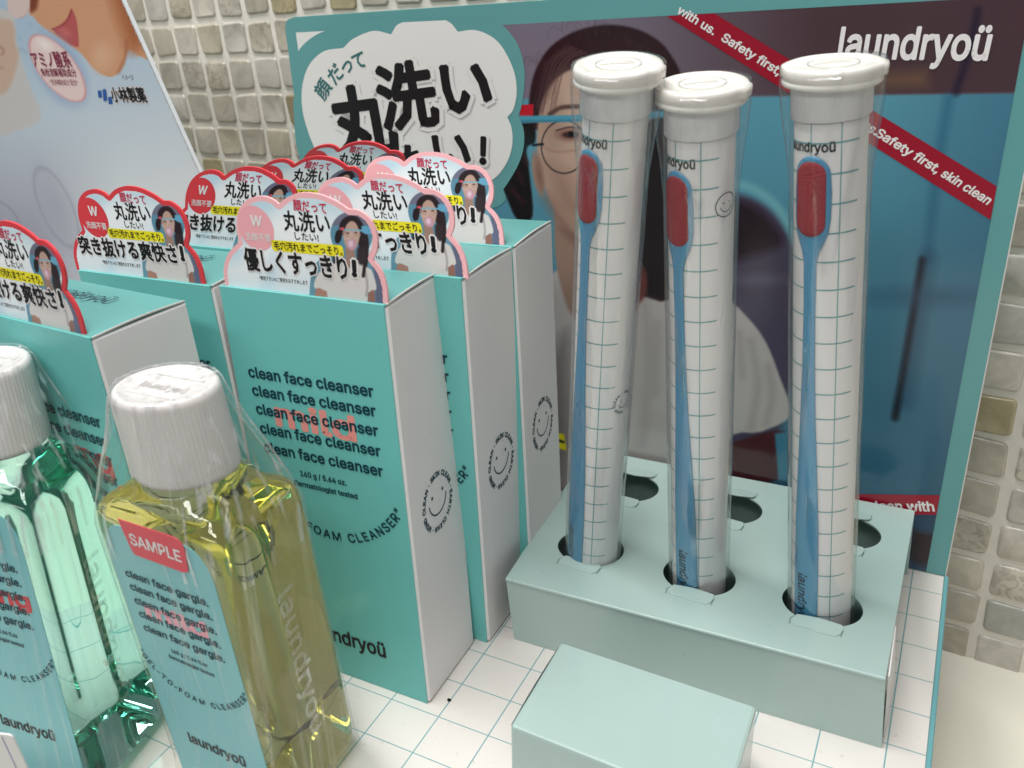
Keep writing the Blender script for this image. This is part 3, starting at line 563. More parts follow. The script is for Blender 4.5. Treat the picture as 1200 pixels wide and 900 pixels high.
def cleanser_box(x, y, yaw, pit, rol, kind, label, card=(.04, -.065, 0, .03), side=True, group='cleanser boxes in two rows on the tray', full=True):
    O, u, v, up = box_frames(x, y, yaw, pit, rol); c0 = O+u*BW/2+v*BD/2
    t = thing('cleanser_box', label, 'box', (c0[0], c0[1], 0), 0, group)
    m = lambda a, b, c: O+u*a+v*b+up*c
    bbox8(m, .02, BW-.0, .03, BD, .02, BH-.035, .035).build('carton_body', WHITE, t)
    fp_ = bbox8(m, 0, BW-.045, 0, .036, .0, BH, .012).build('front_panel', TEAL, t)
    # the flap closing the top curves a little at its free edge
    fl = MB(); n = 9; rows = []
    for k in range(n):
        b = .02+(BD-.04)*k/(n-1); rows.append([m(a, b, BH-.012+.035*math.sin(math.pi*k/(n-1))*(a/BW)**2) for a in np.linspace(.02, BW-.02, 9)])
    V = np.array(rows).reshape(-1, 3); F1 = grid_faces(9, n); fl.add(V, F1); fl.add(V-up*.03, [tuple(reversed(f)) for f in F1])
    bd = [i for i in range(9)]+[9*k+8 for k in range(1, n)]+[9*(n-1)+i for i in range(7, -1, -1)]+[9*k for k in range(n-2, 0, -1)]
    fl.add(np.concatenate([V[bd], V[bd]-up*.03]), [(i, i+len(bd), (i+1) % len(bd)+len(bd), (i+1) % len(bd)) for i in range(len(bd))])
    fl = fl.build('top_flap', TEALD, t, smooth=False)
    e = MB(); R = [m(BW-.02, b, BH+.002+.035*math.sin(math.pi*(b-.02)/(BD-.04))) for b in np.linspace(.03, BD-.03, 12)]; R = np.array(R)
    e.add(np.concatenate([R, R+u*.02, R+u*.02-up*.028]), [(i, i+12, i+13, i+1) for i in range(11)]+[(i+12, i+24, i+25, i+13) for i in range(11)]); e.build('cut_edge', CARDEDGE, fl)
    FF = Frame(O-v*.001, u, up); navy, blk, pk = MB(), MB(), MB()
    if full:
        ys = [6.31, 5.95, 5.58, 5.19, 4.80]
        word = 'mild' if kind == 'mild' else 'strong'
        fit(pk, word, FF, (.82 if kind == 'mild' else .5, 5.42), (2.47 if kind == 'mild' else 2.9, 5.42), .90, .055, .0035)
        for k, yy in enumerate(ys): fit(navy, 'clean face cleanser', FF, (.35+.018*k, yy), (2.95, yy+.03), .40, .045, .009)
        fit(navy, '160 g / 5.64 oz.', FF, (1.17, 4.45), (2.16, 4.47), .21, .045, .009); fit(navy, 'Dermatologist tested', FF, (1.0, 4.22), (2.36, 4.24), .20, .045, .009)
        arc_text(navy, '“GEL-TO-FOAM CLEANSER”', FF, (1.69, 5.0), 1.66, 207, 333, .34, .035, .009)
        fit(blk, 'laundryoü', FF, (.84, .78), (2.53, .80), .62, .045, .009)
        navy.build('lettering', NAVY, fp_); blk.build('lettering', BLACK, fp_); pk.build('lettering', SALMON if kind == 'mild' else REDP, fp_)
    TF = Frame(O+up*(BH+.012), u, v); tt = MB(); fit(tt, 'laundryoü', TF, (.50, 1.25), (2.20, 1.25), .55, .01, .03, shear=.18); tt.build('lettering', NAVY, fl)
    if side:
        SF = Frame(O+u*(BW+.001), v, up); s = MB(); ring = SF
        arc_text(s, 'SKIN CLEAN · EARTH CLEAN · MIND CLEAN · ', SF, (1.06, 3.87), .56, 112, -248, .19, .07, .004, sx=1.05)
        flat(s, SF, [circle(.86, 4.03, .035)], .004); flat(s, SF, [circle(1.27, 4.03, .035)], .004); ribbonline(s, SF, circle(1.06, 3.95, .34, .33, 60)[31:60], .03, .005); s.build('smiley_print', NAVY, t)
    # header card standing in the slit behind the front panel
    le, sd, cy, du = card; cu = u*math.cos(cy)+v*math.sin(cy); cup = up+v*le+u*sd; cup = cup/np.linalg.norm(cup); Oc = O+v*.075+u*du+up*(BH-.06)+cup*.06
    CF = Frame(Oc, cu, cup); red = kind != 'mild'
    k = MB(); flat(k, CF, [CARD], 0, .045); hc = k.build('header_card', REDP if red else PINKB, t)
    k = MB(); k.v = [CF(CGX, CGY, .003)]; k.n = len(CGX); k.f = CFACE; k.build('portrait_print', PICC, hc, cols=CCOL)
    k = MB(); flat(k, CF, [circle(.98, 1.07, .37, .385)], .006); k.build('disc_print', REDP if red else PINKC, hc)
    k = MB(); flat(k, CF, [rrect(1.25, 2.66, .70, .89, .05)], .006); k.build('banner_print', YELLOW, hc)
    w, b, r, o2 = MB(), MB(), MB(), MB()
    put(w, 'W', CF, (1.02, 1.20), .34, .34, -.03, .05, .010, shear=.10); fit(w, '洗顔不要', CF, (.73, .87), (1.26, .86), .145, .02, .010)
    fit(r, '顔だって', CF, (1.83, 1.43), (2.46, 1.40), .20, .035, .008)
    fit(b, '丸洗い', CF, (1.58, 1.10), (2.47, 1.10), .36, .035, .008, shear=.05); fit(b, 'したい!', CF, (1.76, .935), (2.22, .93), .15, .02, .008); fit(b, '毛穴汚れまでごっそり。', CF, (1.30, .745), (2.64, .735), .155, .022, .012)
    big = '突き抜ける爽快さ' if red else '優しくすっきり'; p0, p1 = ((.36, .36), (2.86, .36)) if red else ((.62, .36), (2.68, .36)); h = .38 if red else .42
    fit(o2, big, CF, p0, p1, h, .15, .008); fit(b, big, CF, p0, p1, h, .05, .014); put(o2, '!', CF, (p1[0]+.14, .53), .50, .48, -.12, .22, .008); put(b, '!', CF, (p1[0]+.14, .53), .50, .48, -.12, .10, .014)
    fit(b, '*専用ブラシのご使用をおすすめします', CF, (.86, .17), (1.86, .17), .085, .012, .008)
    for q, mm in ((w, PAPER), (r, REDT), (o2, PAPER), (b, BLACK)): q.build('lettering', mm, hc)
    return t
RG, PG = 'boxes with red-edged header cards in the left row', 'boxes with pink-edged header cards in the right row'
cleanser_box(kind='mild', label='front box of the right row, pink-edged header card, facing the yellow bottle', side=True, group=PG, **A_)
cleanser_box(-.04, 2.339, -.007, -.086, .002, 'mild', 'second box of the right row, pink card, half hidden behind the front one', (.15, -.24, 0, .10), group=PG)
cleanser_box(.223, 4.02, .024, -.038, -.028, 'mild', 'third and rearmost box of the right row, next to the first tube', (.22, -.22, 0, -.18), group=PG)
cleanser_box(-3.603, -2.427, -.092, -.066, -.063, 'strong', 'frontmost box of the left row, red-edged card cut off by the photo edge', (.04, -.10, 0, -.20), group=RG)
cleanser_box(-3.629, .301, .005, -.051, -.055, 'strong', 'second box of the left row, whole red-edged card in view', (.08, -.15, 0, -.16), group=RG)
cleanser_box(-3.56, 2.40, .0, -.045, -.045, 'strong', 'third box of the left row, red card overlapped by the front pink one', (.01, .29, 0, .08), group=RG, full=False)
cleanser_box(-3.55, 4.50, .0, -.045, -.04, 'strong', 'fourth box of the left row, red card leaning right above pink cards', (-.13, .52, 0, .05), group=RG, full=False)
cleanser_box(-3.55, 6.42, .0, -.02, -.04, 'strong', 'rearmost box of the left row, red card tip under the speech bubble', (-.27, .54, 0, -.10), group=RG, full=False)

# ================================================================== MOUTHWASH BOTTLES
BOW, BOD, BOH, RC0, RC1, ZC0, ZC1 = 2.7632, 2.1985, 5.7168, .824, .800, 6.16, 7.568
def ring_rr(w, d, r, n=10):
    P = []
    for cx, cy, a0 in ((w/2-r, d/2-r, 0), (-w/2+r, d/2-r, 90), (-w/2+r, -d/2+r, 180), (w/2-r, -d/2+r, 270)):
        for k in range(n): a = math.radians(a0+90*k/(n-1)); P.append((cx+r*math.cos(a), cy+r*math.sin(a)))
    return np.array(P)
def ring_c(r, n=10):
    P = []
    for a0 in (0, 90, 180, 270):
        for k in range(n): a = math.radians(a0+(90-4)*k/(n-1)+2); P.append((r*math.cos(a), r*math.sin(a)))
    return np.array(P)
def bottle(x, y, yaw, dx, dy, liquid, kind, label):
    t = thing('mouthwash_bottle', label, 'bottle', (x, y, 0), 0, 'wrapped gargle bottles at the front left'); c, s = math.cos(yaw), math.sin(yaw)
    def m3(P, z): P = np.asarray(P, float); z = np.zeros(len(P))+z; return np.stack([x+dx*z+c*P[:, 0]-s*P[:, 1], y+dy*z+s*P[:, 0]+c*P[:, 1], z], 1)
    prof = [(.50, .02, .30), (.28, .02, .42), (.12, .10, .45), (.02, .26, .45), (0, .5, .45), (0, 2.8, .45), (0, 5.30, .45), (.015, 5.5, .45), (.07, 5.64, .42), (.18, BOH, .38), (.34, BOH+.06, .34)]
    b = MB(); rings = [m3(ring_rr(BOW-2*i, BOD-2*i, max(r-i*.2, .12)), z) for i, z, r in prof]+[m3(ring_c(.98), BOH+.16), m3(ring_c(.80), BOH+.24), m3(ring_c(.70), BOH+.34), m3(ring_c(.66), ZC0+.3)]; loft(b, rings)
    body = b.build('bottle_body', liquid, t, smooth=True)
    # cap with fine ribs, rounded rim and recessed top
    n = 288; a = np.linspace(0, 2*np.pi, n, endpoint=False); rib = 1+.005*np.sign(np.sin(a*72)); cr = lambda r, z, rb=False: m3(np.stack([r*np.cos(a)*(rib if rb else 1), r*np.sin(a)*(rib if rb else 1)], 1), z)
    cp = MB(); loft(cp, [cr(.62, ZC0+.02), cr(RC0-.03, ZC0), cr(RC0, ZC0+.04), cr(RC0, ZC0+.10, True), cr(RC1+.003, ZC1-.14, True), cr(RC1, ZC1-.09), cr(RC1-.025, ZC1-.025), cr(RC1-.07, ZC1), cr(RC1-.11, ZC1-.005), cr(RC1-.13, ZC1-.045), cr(.3, ZC1-.05)]); cap = cp.build('cap', CAPW, t, smooth=True)
    e = MB(); CFm = Frame(m3([(0, 0)], ZC1-.05)[0], (c, s, 0), (-s, c, 0)); fit(e, 'laundryoü', CFm, (-.42, -.12), (.42, -.12), .36, .03, .012)
    for q in (.34, -.34): flat(e, CFm, [rrect(-.45, .45, q-.03, q+.03, .02)], .02, .02)
    e.build('cap_mark', mat('cap_relief', (214, 211, 208), .35), cap)
    # front label
    up = np.array([dx, dy, 1.]); FFm = Frame(m3([(0, -BOD/2-.016)], 0)[0], (c, s, 0), up); LFm = lambda P: P
    lw = 1.036; lab = MB(); arch = [(-lw, .16), (lw, .16), (lw, 4.86)]+[(lw-.42+.42*math.cos(q), 4.92+.62*math.sin(q)) for q in np.linspace(.1, math.pi/2, 7)]+[(-lw+.42-.42*math.sin(q), 4.92+.62*math.cos(q)) for q in np.linspace(0, math.pi/2-.1, 7)]+[(-lw, 4.86)]
    flat(lab, FFm, [arch], 0, .012); lab = lab.build('front_label', LABEL, t)
    nv, bl, pk, wh = MB(), MB(), MB(), MB()
    fit(pk, 'mild' if kind == 'mild' else 'strong', FFm, (-.60 if kind == 'mild' else -.85, 3.80), (.58 if kind == 'mild' else .86, 3.80), .56, .07, .003)
    for k, yy in enumerate((4.50, 4.235, 3.96, 3.69, 3.41)): fit(nv, 'clean face gargle.', FFm, (-.80, yy+.05), (.80, yy-.03), .27, .045, .008)
    fit(nv, '160 g / 5.64 fl.oz', FFm, (-.33, 3.17), (.39, 3.13), .15, .04, .008); fit(nv, 'Dermatologist tested', FFm, (-.42, 3.02), (.47, 2.96), .14, .04, .008)
    arc_text(nv, '“GEL-TO-FOAM CLEANSER”', FFm, (.02, 3.42), 1.16, 202, 331, .215, .035, .008)
    fit(bl, 'laundryoü', FFm, (-.59, 1.08), (.58, 1.04), .42, .045, .008)
    nv.build('lettering', NAVY, lab); bl.build('lettering', BLACK, lab); pk.build('lettering', mat('pink_word_ink', (246, 170, 186), .4) if kind == 'mild' else REDP, lab)
    if kind == 'mild':
        st = MB(); flat(st, FFm, [runs([(-.55, 5.70), (-.47, 5.14)], [(-.47, 5.14), (-.42, 5.08), (-.36, 5.07)], [(-.36, 5.07), (.50, 5.02)], [(.50, 5.02), (.60, 5.06), (.62, 5.14)], [(.62, 5.14), (.66, 5.50), (.60, 5.62), (.50, 5.66)], [(.50, 5.66), (-.55, 5.70)], n=4)], .022, .012); st = st.build('sample_sticker', mat('sticker_red', (218, 74, 88), .35), t)
        fit(wh, 'SAMPLE', FFm, (-.42, 5.28), (.54, 5.22), .40, .035, .026); wh.build('lettering', PAPER, st)
    # raised name along the side
    SFm = Frame(m3([(BOW/2+.004, 0)], 0)[0], (-s, c, 0), up); em = MB(); fn = lambda X, Y, z=0: SFm(-np.asarray(Y)+.05, np.asarray(X)+1.2, z)
    A = np.zeros((2, 3)); a0, a1 = width('laundryoü'); sx = 2.9/(a1-a0)
    V, T, K, E_ = GL['laundryoü']
    def raised(X, Y, z=0): return SFm(np.asarray(Y), 4.3-np.asarray(X), z)
    glyph(em, 'laundryoü', None, [[sx, 0, 0], [0, .78, -.28]], .03, .012, fn=raised); em.build('raised_lettering', RELIEF, t)
    # shrink wrap from cap to foot
    rr = np.random.default_rng(3 if kind == 'mild' else 5); nn = len(ring_rr(1, 1, .1)); base = [(ring_c(.02), ZC1+.02), (ring_c(.45), ZC1+.03), (ring_c(.80), ZC1+.035), (ring_c(.845), ZC1-.05), (ring_c(.835)*.86+ring_rr(BOW-.05, BOD-.05, .5)*.14, ZC1-.40), (ring_rr(BOW-.02, BOD-.02, .5), BOH-.06), (ring_rr(BOW+.07, BOD+.07, .47), BOH-.30), (ring_rr(BOW+.07, BOD+.07, .47), 3.0), (ring_rr(BOW+.07, BOD+.07, .47), .35), (ring_rr(BOW+.16, BOD+.16, .5), .05)]
    rings = []; ph = rr.normal(0, 1, nn)
    K2 = []
    for (P, z), (P2, z2) in zip(base[:-1], base[1:]):
        for q in np.linspace(0, 1, 4, endpoint=False): K2.append((P*(1-q)+P2*q, z*(1-q)+z2*q))
    K2.append(base[-1])
    K2 = [(P, z) for P, z in K2]
    for P, z in K2:
        amp = .035 if z > ZC0-.2 else (.03 if z > BOH else .010)
        # resample finer with smooth ridges
        Pf = np.stack([P, (P+np.roll(P, -1, 0))/2], 1).reshape(-1, 2); ridge = np.interp(np.arange(len(Pf))/2, np.arange(nn+1), np.append(ph, ph[0])); ridge[1::2] = -ridge[1::2]*.6
        r0 = np.linalg.norm(Pf, axis=1)[:, None]; rings.append(m3(Pf*(1+amp*(np.clip(ridge, -.2, 1.6)[:, None])/np.maximum(r0, .3)), z+.02*math.sin(z*9)))
    cut = next(i for i, (P, z) in enumerate(K2) if z < BOH-.45)
    wmb = MB(); loft(wmb, rings[:cut+1], cap0=False, cap1=False); wmb.build('shrink_wrap', WRAP, t, smooth=True)
    wmb = MB(); loft(wmb, rings[cut:], cap0=False, cap1=False); wmb.build('shrink_sleeve', WRAPL, t, smooth=True)
    if kind == 'mild':
        e = MB(); P0 = m3([(-.86, -.2), (-1.12, -.35), (-1.0, -.1), (-.84, .1)], ZC0+.5); P0[:, 2] += (.25, -.05, -.32, .1); e.add(P0, [(0, 1, 2, 3)]); e.build('wrap_tail', WRAP, t)
    return t
liquid_rel = GLY
bottle(-2.262, -2.255, .027, -.037, -.109, GLY, 'mild', 'yellow gargle bottle with red SAMPLE sticker and wrapped white cap')
liquid_rel = GLG
bottle(-5.704, -3.596, .166, -.055, .002, GLG, 'strong', 'green gargle bottle at the left edge, beside the yellow one')

# ================================================================== MINT HOLDER WITH SIX HOLES
HZ = 1.522
tc = [onZ(p, HZ) for p in ((593, 677), (1038, 794), (1073, 592.5), (695, 522))]; bc = [onZ((602.5, 749), 0), onZ((1033, 877), 0)]
for q in tc[2:]: q[1] = min(q[1], 8.56)
bc += [tc[2]+(bc[1]-tc[1])*.6, tc[3]+(bc[0]-tc[0])*.6]
for q in bc: q[2] = .004; q[1] = min(q[1], 8.5)
hold = thing('tube_holder', 'mint cardboard holder with six round holes carrying the brush tubes', 'holder box', (3.5, 5.5, 0))
ID = Frame((0, 0, 0), (1, 0, 0), (0, 1, 0))
holes = [(1.36, 4.36), (3.52, 4.32), (5.66, 4.38), (1.30, 7.12), (3.48, 7.12), (5.70, 7.14)]; HR = .66
mb = MB(); flat(mb, ID, [[tuple(q[:2]) for q in tc]]+[circle(hx, hy, HR, n=44)[::-1] for hx, hy in holes], HZ, .035); top = mb.build('top_panel', MINT, hold)
def wallq(a, b, c, d, th=.03):
    mb = MB(); P = np.array([a, b, c, d], float); n = np.cross(P[1]-P[0], P[3]-P[0]); n /= np.linalg.norm(n); mb.add(np.concatenate([P, P-n*th]), [(0, 1, 2, 3), (7, 6, 5, 4), (0, 4, 5, 1), (1, 5, 6, 2), (2, 6, 7, 3), (3, 7, 4, 0)]); return mb
ee = np.array([0, 0, -.004])
fd = tc[0]+np.array([0, -.012, 0])+ee, tc[1]+np.array([0, -.012, 0])+ee
wallq(bc[0], bc[1], fd[1], fd[0]).build('front_panel', MINT, hold)
wallq(bc[1]+[-.1, .05, 0], bc[2]+[-.1, 0, 0], tc[2]+[-.06, 0, -.05], tc[1]+[-.09, .05, -.05]).build('side_panel', MINT, hold)
wallq(bc[3]+[.04, 0, 0], bc[0]+[.04, .04, 0], tc[0]+[.04, .04, -.04], tc[3]+[.04, 0, -.04]).build('side_panel', MINT, hold)
wallq(bc[2], bc[3], tc[3]+ee, tc[2]+ee).build('rear_panel', MINT, hold)
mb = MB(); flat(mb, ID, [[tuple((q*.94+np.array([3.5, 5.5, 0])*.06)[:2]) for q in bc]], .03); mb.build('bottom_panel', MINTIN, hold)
# rounded front crease and loose tuck tab on the right
mb = MB(); nn = 8; a = np.linspace(0, math.pi/2, nn); rr_ = []
for P in (fd[0], fd[1]): rr_.append([P+np.array([0, -.03*math.sin(q)+.012, .004-.05+.05*math.cos(q)]) for q in a])
mb.add(np.array(rr_).reshape(-1, 3), [(i, i+1, i+nn+1, i+nn) for i in range(nn-1)]); mb.build('front_crease', MINT, hold, smooth=True)
wallq(bc[1]+[.02, .25, .05], bc[1]+[.05, 1.6, .05], tc[1]+[.03, 1.6, -.06], tc[1]+[.05, .12, -.05], .02).build('tuck_tab', WHITE, hold)
for k, (hx, hy) in enumerate(holes):
    for sgn in ((-1,) if k < 3 else (-1, 1)):
        w = .40; y0 = hy+sgn*(HR-.10); pts = [(hx-w*.85, y0), (hx-w, y0+sgn*.12), (hx-w*.98, y0+sgn*.26), (hx-w*.80, y0+sgn*.31), (hx-w*.28, y0+sgn*.30), (hx+w*.1, y0+sgn*.35), (hx+w*.78, y0+sgn*.33), (hx+w*.95, y0+sgn*.24), (hx+w*1.02, y0+sgn*.10), (hx+w*.95, y0+.01*sgn), (hx+w*.4, y0-sgn*.03), (hx, y0-sgn*.045), (hx-w*.4, y0-sgn*.03)]
        P2 = np.array(pts); sh = np.array([[math.cos(.02), -math.sin(.02)], [math.sin(.02), math.cos(.02)]])
        P2 = (P2-[hx, hy])@sh.T+[hx, hy]
        mb = MB(); tiltf = lambda X, Y, z=0: np.stack([X, Y, HZ+.012+np.asarray(z)+(np.asarray(Y)-y0)*0+.035*(1-np.clip(np.abs(np.asarray(Y)-y0)/.33, 0, 1))], -1)
        flat(mb, tiltf, [P2 if sgn < 0 else P2[::-1]], 0, .022); mb.build('fold_tab', MINT, top)
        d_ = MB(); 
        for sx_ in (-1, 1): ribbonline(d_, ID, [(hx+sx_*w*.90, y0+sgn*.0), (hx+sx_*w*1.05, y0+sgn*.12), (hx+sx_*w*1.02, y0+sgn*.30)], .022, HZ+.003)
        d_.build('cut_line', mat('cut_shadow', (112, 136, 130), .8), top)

# ================================================================== BRUSH TUBES AND THE BRUSHES INSIDE
def tube(bx, by, dx, dy, z1, brush_ang, label, blabel, handle_tilt=0., lidtilt=(0, 0), marks=lambda c: []):
    D = np.array([dx, dy, 1.]); D /= np.linalg.norm(D); A0 = np.array([bx, by, HZ]); a_ = np.cross([0, 1, 0], D); a_ /= np.linalg.norm(a_); b_ = np.cross(D, a_)
    zb = -(HZ-.12)/D[2]; L1 = (z1-HZ)/D[2]
    def cyl(r, ang, s): ang = np.asarray(ang, float); r = np.asarray(r)+0*ang; s = np.asarray(s)+0*ang; return A0+(r*np.sin(ang))[..., None]*a_-(r*np.cos(ang))[..., None]*b_+s[..., None]*D
    base = A0+D*zb; t = thing('brush_tube', label, 'tube', base, 0, 'clear tubes standing in the mint holder')
    n = 64; an = np.linspace(0, 2*np.pi, n, endpoint=False); R = .54; RI = .485; ctop = L1-.55
    def lathe(prof, m, name, par, cap0=True, cap1=True, smooth=True): mb = MB(); loft(mb, [cyl(r, an, s) for r, s in prof], cap0, cap1); return mb.build(name, m, par, smooth=smooth)
    clear = MB(); loft(clear, [cyl(R, an, s) for s in (zb, zb+.05, ctop+.30, L1-.02)], False, False); sl = clear.build('clear_sleeve', TUBEF, t, smooth=True)
    lathe([(R-.012, L1-.02), (R-.012, L1-.52), (R-.03, L1-.54), (R-.03, L1-.03)], FROST, 'frosted_neck', t, False, False)
    # printed card roll
    g0, g1 = brush_ang-math.radians(200), brush_ang+math.radians(76); mb = MB(); aa = np.linspace(brush_ang-math.radians(180), brush_ang+math.radians(180), 73); V = np.concatenate([cyl(RI, aa, s) for s in (zb+.02, ctop)]); mb.add(V, [(i, i+1, i+74, i+73) for i in range(72)]); V2 = np.concatenate([cyl(RI-.02, aa, s) for s in (zb+.02, ctop)]); mb.add(V2, [(i+73, i+74, i+1, i) for i in range(72)]); roll = mb.build('card_roll', PAPER, t, smooth=True)
    ln_ = MB(); sp = .452
    for k in range(1, 24):
        s = ctop-.28-(k-1)*sp
        if s < zb+.1: break
        q = np.linspace(brush_ang-math.radians(95), g1, 30); V = np.concatenate([cyl(RI+.004, q, s-.011), cyl(RI+.004, q, s+.011)]); ln_.add(V, [(i, i+1, i+31, i+30) for i in range(29)])
    for q in (brush_ang-math.radians(50), brush_ang-math.radians(2), brush_ang+math.radians(45)):
        V = np.concatenate([cyl(RI+.005, np.array([q-.015, q+.015]), zb+.05), cyl(RI+.005, np.array([q-.015, q+.015]), ctop)]); ln_.add(V, [(0, 1, 3, 2)])
    ln_.build('grid_lines', mat('grid_ink', (92, 158, 162), .4), roll)
    pf = lambda X, Y, z=0: cyl(RI+.006+np.asarray(z), brush_ang+np.asarray(X)/RI, np.asarray(Y))
    k = MB(); fit(k, 'laundryoü', None, (-.44, ctop-.40), (.30, ctop-.40), .27, .05, .0, fn=pf); k.build('lettering', BLACK, roll)
    for (ca, cs) in marks(ctop):
        k = MB(); cx, r = math.radians(ca)*RI, .19; f2 = pf
        class FX: pass
        ribbonline(k, lambda X, Y, z=0: pf(X, Y, z), circle(cx, cs, r, r, 40), .018, .001, True) if cs > ctop-2 else arc_text(k, 'SKIN CLEAN · MIND CLEAN · ', None, (cx, cs), .22, 90, -270, .10, .05, .001, fn=pf)
        for sx_ in (-.06, .06): flat(k, pf, [circle(cx+sx_, cs+.04, .014, n=10)], .001)
        ribbonline(k, pf, circle(cx, cs, .11, .11, 40)[21:40], .014, .001); k.build('smiley_print', NAVY, roll)
    # lid with a rim and a lifting lug
    lt = np.array(lidtilt); Dl = D+a_*lt[0]+b_*lt[1]; Dl /= np.linalg.norm(Dl)
    def lc(r, ang, s): return cyl(r, ang, L1)+(np.asarray(s)+0*np.asarray(ang))[..., None]*Dl+(np.asarray(r)*np.sin(ang)*-lt[0])[..., None]*D*1.0+(np.asarray(r)*np.cos(ang)*lt[1])[..., None]*D
    an2 = np.linspace(0, 2*np.pi, 96, endpoint=False); lug = lambda a0, w: np.exp(-((np.angle(np.exp(1j*(an2-a0))))/w)**8)
    bump = .045*lug(brush_ang+2.0, .28)+.03*lug(brush_ang-1.4, .30); ld = MB()
    prof = [(.50, -.06), (.628, -.075), (.645, -.055), (.645, -.01), (.634, .01), (.634, .02), (.644, .035), (.650, .13), (.641, .175), (.612, .20), (.56, .205), (.535, .19), (.2, .187)]
    loft(ld, [lc(r+(bump if .03 < s < .19 and r > .6 else 0), an2, s) for r, s in prof]); lid = ld.build('lid', LIDW, t, smooth=True)
    k = MB(); lf = lambda X, Y, z=0: lc(np.hypot(X, Y), np.arctan2(X, -np.asarray(Y)), .192+np.asarray(z)); ribbonline(k, lf, circle(0, 0, .33, .33, 50), .02, .012, True)
    ribbonline(k, lf, [(-.24, -.10), (-.05, .02), (.22, .08)], .03, .012); ribbonline(k, lf, [(-.16, .16), (0, .19), (.18, .14)], .018, .012); k.build('lid_print', mat('faint_ink', (176, 178, 174), .5), lid)
    # film shrunk from lid to tube
    an3 = np.linspace(0, 2*np.pi, 72, endpoint=False); fz = np.random.default_rng(int(bx*100)).normal(0, 1, 72); mb = MB()
    loft(mb, [cyl(r*(1+.010*fz*k_), an3, s) for r, s, k_ in ((.5, L1+.225, .3), (.675, L1+.20, .5), (.68, L1-.08, 1), (.66, L1-.4, 1.4), (.60, L1-.9, 1.2), (.553, L1-1.5, .4), (.55, zb+.3, .1))], False, False); mb.build('shrink_wrap', TUBEF, t, smooth=True)
    # ---- the brush
    br = thing('face_brush', blabel, 'brush', A0+D*(zb+.2), 0, 'blue face brushes sealed in the tubes')
    hz = ctop-.46; hl = 1.42; hw = .265
    def bf(X, Y, z=0): Y = np.asarray(Y, float); X = np.asarray(X, float)+handle_tilt*(hz-Y)/8.; return cyl(RI+.012+np.asarray(z), brush_ang+X/(RI+.012), Y)
    st = []; N_ = 16
    for q in np.linspace(0, 1, N_): a = math.pi/2*(1-q); st.append((hz-hw*1.15*(1-math.sin(a)), hw*math.cos(a)))
    body = [(hz-.55, .28), (hz-.95, .275), (hz-1.15, .25), (hz-1.3, .20), (hz-1.45, .135), (hz-1.62, .098), (hz-2.4, .090), (hz-3.4, .100), (hz-4.4, .125), (hz-5.4, .165), (hz-6.4, .20), (hz-7.4, .215), (zb+.35, .215), (zb+.2, .19)]
    st = st+body; rings = []
    for yv, wv_ in st:
        wv_ = max(wv_, .004); th = .030 if yv > hz-1.5 else .042
        prof = [(-1, 0), (-.97, .5), (-.8, .92), (-.4, 1), (0, 1.02), (.4, 1), (.8, .92), (.97, .5), (1, 0)]
        rings.append(np.array([bf(np.array(p*wv_), np.array(yv), q*th*min(1, wv_*8)) for p, q in prof]))
    mb = MB(); nq = 9; V = np.concatenate(rings); mb.add(V, [(j*nq+i, (j+1)*nq+i, (j+1)*nq+i+1, j*nq+i+1) for j in range(len(rings)-1) for i in range(nq-1)]); mb.build('handle', BLUE, br, smooth=True)
    mb = MB(); pad = []
    for q, zz in ((1.0, .030), (.97, .046), (.86, .0500), (.6, .0505), (.3, .0505)):
        P = rrect(-.205*q, .205*q, hz-1.22+(1-q)*.5, hz-.075-(1-q)*.5, .2*q, 8); pad.append(bf(P[:, 0], P[:, 1], zz))
    loft(mb, pad, False, True); mb.build('bristle_pad', BRISTLE, br, smooth=True)
    k = MB(); vf = lambda X, Y, z=0: bf(np.asarray(Y), zb+2.35-np.asarray(X), .045+np.asarray(z)); fit(k, 'laundryoü', None, (0, -.10), (1.15, -.10), .30, .03, .0, fn=vf); k.build('lettering', mat('dark_blue_ink', (24, 40, 54), .4), br)
    return t
R_ = math.radians
tube(1.44, 4.24, .078, -.178, 11.10, R_(-30), 'leftmost clear brush tube, standing beside the white cleanser box', 'blue brush in the leftmost tube, red pad turned to the left side', marks=lambda c: [(101, c-5.2)])
tube(3.50, 4.38, -.020, -.155, 10.75, R_(-32), 'middle clear brush tube with the slightly lower lid', 'blue brush in the middle tube, its handle slanting right at the foot', .16, (.05, 0), marks=lambda c: [(93, c-1.05)])
tube(5.63, 4.44, -.071, -.105, 10.93, R_(-21), 'rightmost clear brush tube in front of the teal part of the picture', 'blue brush in the rightmost tube, whole red pad facing front', -.02, (.07, 0))

# ================================================================== SMALL MINT BOX IN FRONT
sb = thing('small_mint_box', 'small closed mint cardboard box lying in front of the holder', 'box', (3.5, 0, 0))
hz_ = 1.5; q = [onZ(p, hz_) for p in ((598, 850), (862, 905), (887, 828), (657.5, 752))]
q[1] = q[2]+(q[0]-q[3])*1.0+np.array([.02, 0, 0])
def bil(a, b, c):
    P = (q[0]*(1-a)+q[1]*a)*(1-b)+(q[3]*(1-a)+q[2]*a)*b; sq = 1-.0*abs(c-.75); ctr = (q[0]+q[2])/2
    bulge = .0; return np.array([P[0], P[1], c])
mb = MB(); e = .025; rings = []
for z, i in ((.01, 0), (hz_-.06, 0), (hz_-.018, .004), (hz_, .016)):
    r_ = rrect(i, 1-i, i, 1-i, .02, 3); rings.append(np.array([bil(a, b, z) for a, b in r_]))
loft(mb, rings); mb.build('carton_body', MINT, sb)
mb = MB(); pts = [bil(0, .04+.92*k/10, 0)*[1, 1, 0] for k in range(11)]; V = []
